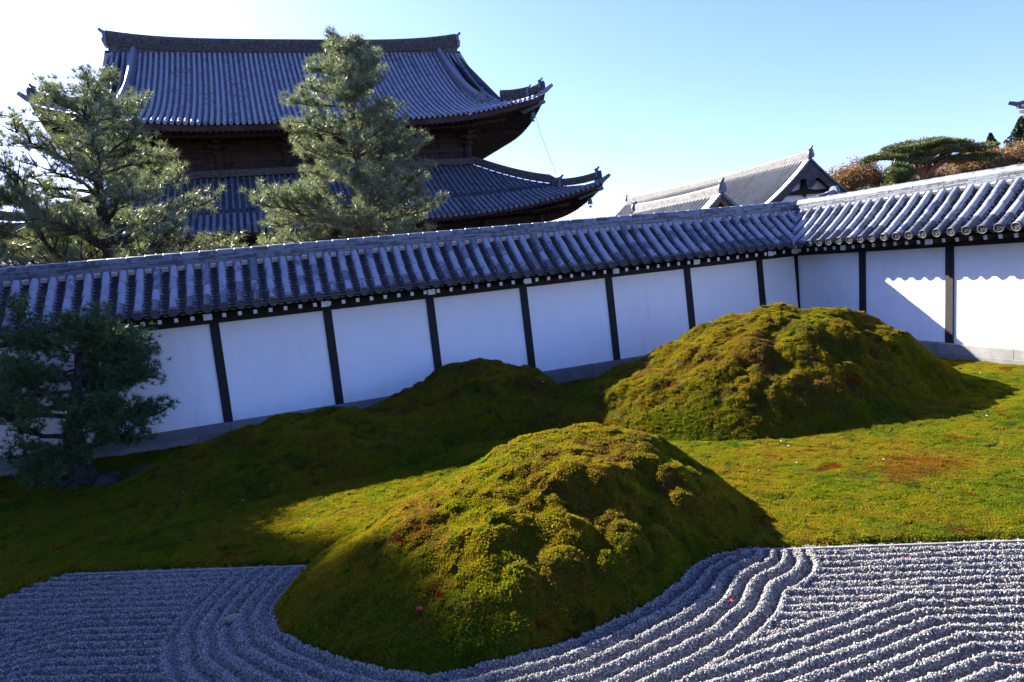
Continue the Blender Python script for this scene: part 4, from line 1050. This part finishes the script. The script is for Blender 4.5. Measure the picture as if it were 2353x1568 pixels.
# garden pine inside the wall at the left
_, c = pine('garden_pine', 'small gnarled garden pine in front of the white wall at the left', (-3.28, 12.45, .05), (-2.95, 12.4, 2.5), .2,
    [(0, 1.2), (.3, (1.9, 1.15)), (.55, (1.9, 1.1)), (.8, (1.6, .85)), (1, .75)], 24, 41, M['needle_dark'], M['bark_dark'], (18, .10, .006), tuft_step=.10, z0f=.2, wob=.2, lean_wob=.05, rise=.12, droop=.0, tuftn=6, flare=1.8, vert=False, sub=(.38, .55)); cnt.append(c)
print('tufts', cnt)

# ------------------------------------------------------------------ roofs and trees beyond the right-hand wall
def gable_roof(root, L, hw, z_r, z_e, over, rows, r_row, ridge_h, mats, curve=.25, ornament=.5, white=True):
    """gabled roof, ridge along local +y from 0 to L, gable facing -y; left slope (-x) carries tile rows as parts"""
    def zf(d): v = d/hw; return z_e+(z_r-z_e)*((1-curve)*v+curve*v*v)      # d in from the eave
    ds = np.linspace(0, hw, 12)
    for sg, nm in ((-1, 'left_slope'), (1, 'right_slope')):
        m = MB(); V = []
        for y in (-over, L+over):
            for d in ds: V.append((sg*(hw-d), y, zf(d)))
        for y in (-over, L+over):
            for d in ds: V.append((sg*(hw-d), y, zf(d)-.18))
        F = [(i, i+1, 12+i+1, 12+i) for i in range(11)]+[(24+i+1, 24+i, 36+i, 36+i+1) for i in range(11)]+[(i+1, i, 24+i, 24+i+1) for i in range(11)]+[(12, 0, 24, 36)][::1]
        sl_ = m.add(V, F).obj(nm, mats[1], root)
        if sg < 0:
            for k in range(rows):
                y = -over+.12+(L+2*over-.24)*k/(rows-1); P = np.array([(sg*(hw-d), y, zf(d)+.0) for d in np.linspace(0, hw, 9)])
                T = np.gradient(P, axis=0); N = np.stack([-T[:, 2], 0*T[:, 0], T[:, 0]], 1); N *= np.sign(N[:, 2:3]); N /= np.linalg.norm(N, axis=1)[:, None]
                MB().halftube(P, [r_row*(1.0 if i % 2 else .92) for i in range(9)], (0, 1, 0), N, 4).obj('tile_row', mats[0], sl_, True)
        # verge tiles: short barrels pointing out over the gable, and barge board
        nv = max(8, int(hw*1.6/(r_row*2.3)))
        for k in range(nv):
            d = hw*(k+.5)/nv; p = np.array((sg*(hw-d), -over, zf(d)+.03))
            MB().tube([p+(0, .35, 0), p+(0, -.12, -.02)], r_row*1.0, 7).obj('verge_tile', mats[0], sl_)
        b = MB(); V = []
        for d in ds:
            for y, dz in ((-over+.12, -.12), (-over+.02, -.12), (-over+.02, -.12-.11*hw), (-over+.12, -.12-.11*hw)): V.append((sg*(hw-d)*.985, y, zf(d)+dz))
        b.add(V, [(i*4+j, i*4+(j+1) % 4, (i+1)*4+(j+1) % 4, (i+1)*4+j) for i in range(11) for j in range(4)]+[(3, 2, 1, 0), (44, 45, 46, 47)]).obj('barge_board', mats[2], root)
    n = 15; yy = np.linspace(-over-.05, L+over, n); sag = .02*L
    pts = [(0, y, z_r-.08-sag*(1-((2*(y+over)/(L+2*over))-1)**2)*.5) for y in yy]
    ridge_stack(root, pts, ridge_h*.8, ridge_h, mats[3], 'ridge', 6)
    oni(root, (0, -over-.1, z_r+ridge_h*.25), (0, -1, 0), ornament); oni(root, (0, L+over+.1, z_r+ridge_h*.25), (0, 1, 0), ornament)
    return zf
M['far_tile'] = tile_mat('far_barrel_tile', (.045, .044, .043), (.075, .073, .07), (.12, .117, .11), .0, .5, 2, .2)
M['far_bed'] = simple('far_pan_tiles', (.035, .035, .037), (.085, .085, .088), 4, .7, .3, .4, .03)
M['far_ridge'] = simple('pale_ridge', (.18, .175, .165), (.34, .33, .315), 5, .8, .2, .4, .03)
M['far_wood'] = simple('grey_timber', (.05, .048, .05), (.10, .095, .095), 4, .8, .2, .3, .02)
M['brown_wood'] = simple('brown_timber', (.12, .065, .035), (.20, .11, .06), 5, .7, .3, .3, .01)
# long hall with its gable towards the garden
zen = tag(thing('gabled_hall', 'long grey-tiled gabled hall with carved pendant, beyond the wall corner', 'temple', (40.41, 44, 0)), kind='thing')
gable_roof(zen, 27.4, 5.6, 8.5, 4.55, .7, 84, .085, .52, (M['far_tile'], M['far_bed'], M['far_wood'], M['far_ridge']), .3, .55)
MB().box((0, 14, 2.4), (8.6, 26.6, 4.8)).obj('wall', M['plaster'], zen)
MB().add([(-4.6, .25, 4.6), (4.6, .25, 4.6), (0, .25, 8.0)], [(0, 1, 2)]).obj('gable_wall', M['plaster'], zen)
for z, w, h in ((4.75, 9.0, .35), (6.0, 5.4, .3), (6.95, 2.8, .22)): MB().box((0, .12, z), (w, .3, h)).obj('gable_beam', M['wood'], zen)
q = MB(); q.prism([(-1.0, 6.15), (-.35, 6.3), (-.2, 6.8), (.2, 6.8), (.35, 6.3), (1.0, 6.15), (.3, 6.05), (0, 5.6), (-.3, 6.05)], 'y', -.02, .14); q.obj('strut_carving', M['wood'], zen)
# carved pendant under the gable peak: leaf lobes and scrolls
q = MB(); q.prism([(-.12, 7.9), (.12, 7.9), (.3, 7.45), (.72, 7.3), (1.35, 6.95), (.75, 7.0), (.42, 6.95), (.45, 6.6), (.2, 6.35), (0, 6.25), (-.2, 6.35), (-.45, 6.6), (-.42, 6.95), (-.75, 7.0), (-1.35, 6.95), (-.72, 7.3), (-.3, 7.45)], 'y', -.72, -.60)
for sg in (-1, 1):
    a = np.linspace(0, 4.8, 12); q.tube([(sg*(.22+.20*math.cos(t)*(1-t/7)), -.74, 6.72+.20*math.sin(t)*(1-t/7)) for t in a], .045, 5)
q.obj('pendant', M['far_wood'], zen)
# small gate roof nearer the corner
gate = tag(thing('gate_roof', 'small tiled gable roof with brown timber gable in front of the long hall', 'gate', (17.49, 24, 0)), kind='thing')
gable_roof(gate, 6.1, 1.75, 4.78, 3.5, .35, 26, .07, .32, (M['far_tile'], M['far_bed'], M['brown_wood'], M['far_ridge']), .25, .36)
MB().add([(-1.3, .1, 3.6), (1.3, .1, 3.6), (0, .1, 4.6)], [(0, 1, 2)]).obj('gable_wall', M['brown_wood'], gate)
for z, w in ((3.75, 2.2), (4.15, 1.2)): MB().box((0, .0, z), (w, .2, .14)).obj('gable_beam', M['brown_wood'], gate)
for x in (-1.0, 1.0):
    for y in (.4, 5.6): MB().box((x, y, 1.75), (.24, .24, 3.5)).obj('post', M['brown_wood'], gate)
# eave corner of another roof at the right edge
tipb = tag(thing('roof_corner', 'dark tiled eave corner high at the right edge of the picture', 'roof', (51.05, 35, 0)), kind='thing')
for k in range(3):
    z = 10.0-k*.36; i0 = .14*k; q = MB(); q.add([(i0, -i0, z+.22), (6, -i0, z), (6, -6, z+.9-.4*k), (i0, -6, z), (i0, -i0, z+.02), (6, -i0, z-.24), (6, -6, z+.5-.4*k), (i0, -6, z-.24)],
        [(3, 2, 1, 0), (4, 5, 6, 7), (1, 5, 4, 0), (0, 4, 7, 3), (2, 6, 5, 1), (3, 7, 6, 2)]); q.obj('eave_layer', M['far_tile'] if k == 0 else M['far_wood'], tipb)
for k in range(8):
    MB().tube([(.7, -.2-k*.36, 10.28-.02*k), (-.12, -.2-k*.36, 10.14-.03*k)], .1, 7).obj('tile_row', M['far_tile'], tipb)
MB().tube([(1.0, -1.0, 10.5), (.1, -.1, 10.3), (-.3, .3, 10.5)], [.2, .18, .12], 8).obj('hip_ridge', M['far_tile'], tipb)
MB().box((4.5, -4.5, 4.6), (3.4, 3.4, 9.2)).obj('wall', M['far_wood'], tipb)

def blob_tree(name, label, base, blobs, n, leaf_s, mat, bmat, seed, group=None, cat='tree', trunk_r=.25, conical=False):
    """broadleaf tree: trunk forking to each leafy mass; leaves sit in shells and clumps so gaps stay open"""
    rng = np.random.default_rng(seed); base = np.array(base, float); root = thing(name, label, cat, tuple(base), 0, group)
    zt = max(b[2] for b in blobs); ctr = np.array(blobs[0][:3]); fork = np.array((0, 0, zt*.4))
    MB().tube([(0, 0, 0), fork*.6+rng.normal(0, .1, 3)*(1, 1, 0), fork], [trunk_r*1.2, trunk_r, trunk_r*.8], 8).obj('trunk', bmat, root, True)
    P = []
    for b in blobs:
        c = np.array(b[:3]); R = np.array(b[3:6]); m = MB(); e = c-(0, 0, R[2]*.2)
        m.tube([fork*.8, (fork+e)/2+rng.normal(0, .2, 3), e], [trunk_r*.6, trunk_r*.35, .04], 6)
        for _ in range(6):
            d = rng.normal(0, 1, 3); d /= np.linalg.norm(d); m.tube([e, e+d*R*.5+rng.normal(0, .1, 3), e+d*R*.92], [.05, .03, .012], 4)
        m.obj('branch', bmat, root)
        k = int(n*(R[0]*R[1]*R[2])**.67); cl = rng.normal(0, 1, (max(6, k//38), 3)); cl /= np.linalg.norm(cl, axis=1)[:, None]; cl *= rng.uniform(.55, 1.05, (len(cl), 1))
        w = rng.integers(0, len(cl), k); P.append(c+(cl[w]+rng.normal(0, .15, (k, 3)))*R)
    link('crown', leaves_mesh('crown', np.concatenate(P), leaf_s, rng, mat), root)
    return root
G = 'trees beyond the right-hand wall'
blob_tree('autumn_tree', 'rusty orange autumn tree just right of the gabled hall', (50.5, 50, 0), [(0, 0, 6.7, 2.0, 2, 1.7), (-1.3, 0, 5.6, 1.4, 1.5, 1.4), (1.9, 0, 7.3, 1.7, 1.6, 1.6), (3.6, 0, 6.4, 1.7, 1.5, 1.8)], 2600, .10, M['autumn'], M['bark_dark'], 5, G)
blob_tree('autumn_tree', 'pale brown autumn tree behind the flat-topped pine', (58.5, 50, 0), [(0, 0, 6.2, 2.6, 2, 2.0), (3.2, 0, 5.8, 2.2, 2, 2.2), (-2.6, 0, 5.6, 2, 2, 1.8)], 1800, .11, M['autumn_pink'], M['bark_dark'], 6, G)
blob_tree('autumn_tree', 'reddish brown tree right of the flat-topped pine', (74, 55, 0), [(0, 0, 7.6, 3.0, 2.5, 2.4), (-3.6, 0, 6.2, 2.6, 2, 2.2), (3.8, 0, 7.2, 2.6, 2, 2.4)], 2000, .13, M['autumn'], M['bark_dark'], 7, G)
blob_tree('autumn_tree', 'golden brown tree at the right edge under the cedars', (81.5, 55, 0), [(0, 0, 7.9, 3.0, 2.5, 2.2), (3.0, 0, 7.0, 2.6, 2, 2.4)], 2000, .13, M['autumn_pink'], M['bark_dark'], 8, G)
blob_tree('evergreen_tree', 'green shrubby tree at the foot of the orange autumn tree', (47.2, 44, 0), [(0, 0, 4.9, 1.8, 1.4, 1.2), (2.0, 0, 4.6, 1.6, 1.3, 1.1)], 2400, .08, M['broad'], M['bark_dark'], 9, G)
blob_tree('evergreen_tree', 'dark green tree between the brown trees at the right', (75.5, 50, 0), [(0, 0, 6.2, 2.4, 2, 1.5), (3, 0, 6.4, 2.0, 2, 1.3), (-3.5, 0, 5.2, 2.2, 2, 1.4)], 1800, .11, M['broad'], M['bark_dark'], 10, G)
def cedar(label, base, H, R, seed):
    rng = np.random.default_rng(seed); root = thing('cedar_tree', label, 'tree', base, 0, G)
    MB().tube([(0, 0, 0), (0, 0, H*.97)], [.35, .04], 7).obj('trunk', M['bark_dark'], root)
    n = 9000; f = rng.random(n)**.8; r = R*(1-f)**.8*(.55+.45*np.sqrt(rng.random(n))); a = rng.random(n)*6.283
    lump = 1+.22*np.sin(a*5+f*22)+.15*np.sin(a*3-f*31)
    P = np.stack([np.cos(a)*r*lump, np.sin(a)*r*lump, H*(.3+.7*f)-.12*r], 1)
    link('crown', leaves_mesh('crown', P, .2, rng, M['conifer']), root)
cedar('small dark pointed cedar behind the brown trees', (97.0, 70, 0), 13.9, 3.0, 3)
cedar('larger dark pointed cedar at the right edge under the roof corner', (103.2, 70, 0), 16.0, 4.6, 4)
# flat-topped red pine
def flat_pine():
    rng = np.random.default_rng(77); root = thing('red_pine', 'flat-topped spreading red pine with bare red trunk beyond the wall', 'pine tree', (41.9, 35, .45), 0)
    tr = np.array([(0, 0, 0), (-.1, 0, 3), (.1, 0, 5.2), (-.15, 0, 6.0), (-.6, 0, 6.6)]); MB().tube(tr, [.36, .32, .27, .2, .14], 9).obj('trunk', M['bark_red'], root, True)
    TP = []; TA = []
    pads = [(-2.2, 6.95, 2.0, .36), (-.4, 7.5, 2.4, .42), (1.9, 7.6, 2.5, .42), (3.7, 7.05, 1.9, .34), (-1.6, 6.35, 1.3, .28), (2.6, 6.5, 1.8, .36), (4.6, 6.35, 1.5, .36), (.6, 6.95, 1.8, .35)]
    for px, pz, R, h in pads:
        m = MB(); y0 = rng.uniform(-.8, .8); mid = np.array((px*.45, y0*.4, 5.8+.15*pz-.5)); e = np.array((px, y0, pz-h*.8))
        m.tube([(0, 0, 5.3), mid, e], [.17, .11, .05], 6)
        for _ in range(9):
            d = np.array((rng.uniform(-1, 1), rng.uniform(-1, 1), .1)); m.tube([e, e+d*R*.45, e+d*R*.85+(0, 0, .15)], [.045, .03, .012], 4)
        m.obj('branch', M['bark_red'], root, True)
        k = int(430*R*R*.5); a = rng.random(k)*6.283; r = np.sqrt(rng.random(k)); z = (1-r**2)*h*rng.uniform(.2, 1.0, k)
        TP.append(np.stack([px+np.cos(a)*r*R, y0+np.sin(a)*r*R*.8, pz-h*.6+z+.12*np.sin(px+a*3)], 1)); TA.append(np.tile((0, 0, 1.), (k, 1)))
    link('crown', tufts_mesh('crown', np.concatenate(TP), np.concatenate(TA), 12, .2, .02, rng, M['needle_gold']), root)
flat_pine()
_, c = pine('pine_sapling', 'bright green young pine peeping over the wall below the flat-topped pine', (37.6, 33.5, 0), (38.4, 33.5, 6.3), .12,
    [(0, 1.0), (.5, 1.6), (.8, 1.1), (1, .2)], 26, 51, M['needle_gold'], M['bark'], (13, .28, .02), z0f=.4, rise=.5, tuftn=3, cat='pine tree')
# low wooded rise behind everything
xs = np.linspace(-120, 260, 60); ys = np.linspace(95, 180, 10); X, Yg = np.meshgrid(xs, ys)
Zh = (2.5+2.5*vnoise(X, Yg, 40, 71)+1.2*vnoise(X, Yg, 12, 72)+np.clip((X-40)/60, 0, 1)*6)*np.clip((Yg-95)/40, 0, 1)-.5
tag(link('hill', tri_mesh('hill', np.stack([X, Yg, Zh], -1).reshape(-1, 3), grid_faces(60, 10), M['conifer'], True)), kind='structure')

# ------------------------------------------------------------------ small things in the garden
M['rock'] = simple('dark_rock', (.02, .02, .02), (.06, .06, .058), 7, .85, .25, .7, .03)
def rock(label, loc, d, seed):
    import bmesh
    bm = bmesh.new(); bmesh.ops.create_icosphere(bm, subdivisions=3, radius=1); r = np.random.default_rng(seed)
    off = r.uniform(0, 50, 3)
    for v in bm.verts:
        c = np.array(v.co); k = 1+.35*float(vnoise(np.array(c[0]+off[0]), np.array(c[1]*1.3+c[2]+off[1]), .6, seed))+.2*float(vnoise(np.array(c[1]+off[2]), np.array(c[2]*1.7+c[0]), .3, seed+1))
        v.co = Vector((c[0]*d[0]*k, c[1]*d[1]*k, min(.62, c[2]*k)*d[2]))
    me = bpy.data.meshes.new('rock'); bm.to_mesh(me); bm.free(); me.materials.append(M['rock'])
    tag(link('rock', me, None, loc, (0, 0, r.uniform(0, 3))), label, 'rock')
rock('low dark flat-topped rock beside the garden pine', (-2.32, 12.2, .06), (.34, .24, .26), 3)
rock('smaller dark rock left of the flat-topped one', (-2.85, 12.15, .1), (.2, .16, .2), 5)
M['beige'] = simple('beige_stone', (.16, .14, .11), (.26, .24, .19), 14, .8, .2, .3, .004)
st = MB()
a = np.linspace(0, 2*np.pi, 12, endpoint=False)
st.add([(math.cos(t)*r*(1+.1*math.sin(2*t+1)), math.sin(t)*r*.6, z) for r, z in ((.07, -.01), (.085, .012), (.07, .03), (.03, .04)) for t in a], [(i*12+j, i*12+(j+1) % 12, (i+1)*12+(j+1) % 12, (i+1)*12+j) for i in range(3) for j in range(12)]+[tuple(36+j for j in range(12))])
o = st.obj('flat_stone', M['beige'], None, True); o.location = (-.72, 6.32, .03); tag(o, 'single beige flat stone lying on the shaded raked gravel', 'stone')
pb = MB(); rg_ = np.random.default_rng(91)
for _ in range(34):
    x, y = rg_.uniform(-2, 11.5), rg_.uniform(5, 13.5)
    if moss_in(np.array([x]), np.array([y]))[0] < .15: continue
    z = float(terrain(np.array([x]), np.array([y]))[0][0]); r0 = rg_.uniform(.006, .013)
    a = np.linspace(0, 2*np.pi, 6, endpoint=False)
    pb.add([(x+math.cos(t)*r*r0, y+math.sin(t)*r*r0*.8, z+.018+h*r0) for r, h in ((.9, 0), (1.0, .5), (.6, 1.0)) for t in a], [(i*6+j, i*6+(j+1) % 6, (i+1)*6+(j+1) % 6, (i+1)*6+j) for i in range(2) for j in range(6)]+[tuple(12+j for j in range(6))])
tag(pb.obj('scattered_pebbles', M['endwhite']), 'small pale pebbles scattered over the moss', kind='stuff')
def maple(loc, label, rz, sc=1.0):
    t = thing('maple_leaf', label, 'leaf', loc, rz); V = [(0, 0, .004)]; n = 14
    for i in range(n):
        th = i/n*6.283; r = (.042 if i % 2 == 0 else .016)*sc; V.append((math.cos(th)*r, math.sin(th)*r, .004+.012*(i % 4 == 0)+.004*(i % 3)))
    MB().add(V, [(0, i+1, (i+1) % n+1) for i in range(n)]).obj('leaf_blade', M['maple'], t)
    MB().tube([(0, 0, .004), (-.045*sc, .01, .012)], .0016, 4).obj('leaf_stalk', M['maple'], t)
def zat(x, y): return float(terrain(np.array([x]), np.array([y]))[0][0])
def gz(x, y): return float(gravel_h(np.array([x]), np.array([y]))[0][0])+.012
for (x, y), lab in zip(((3.62, 5.02), (3.1, 4.43), (3.99, 3.92), (3.48, 3.66), (4.83, 4.3)),
    ('red maple leaf at the kerb beside the front mound', 'red maple leaf on the curved furrows beside the front mound', 'dark red maple leaf lying where straight furrows fan out at the right',
     'small dark red maple leaf low in the straight furrows', 'small red maple leaf on the gravel just below the kerb at the right')):
    maple((x, y, gz(x, y)), lab, random.uniform(0, 6), .9)
maple((.74, 5.1, zat(.74, 5.1)+.03), 'red maple leaf on the shaded flank of the front moss mound', 1.0, 1.0)
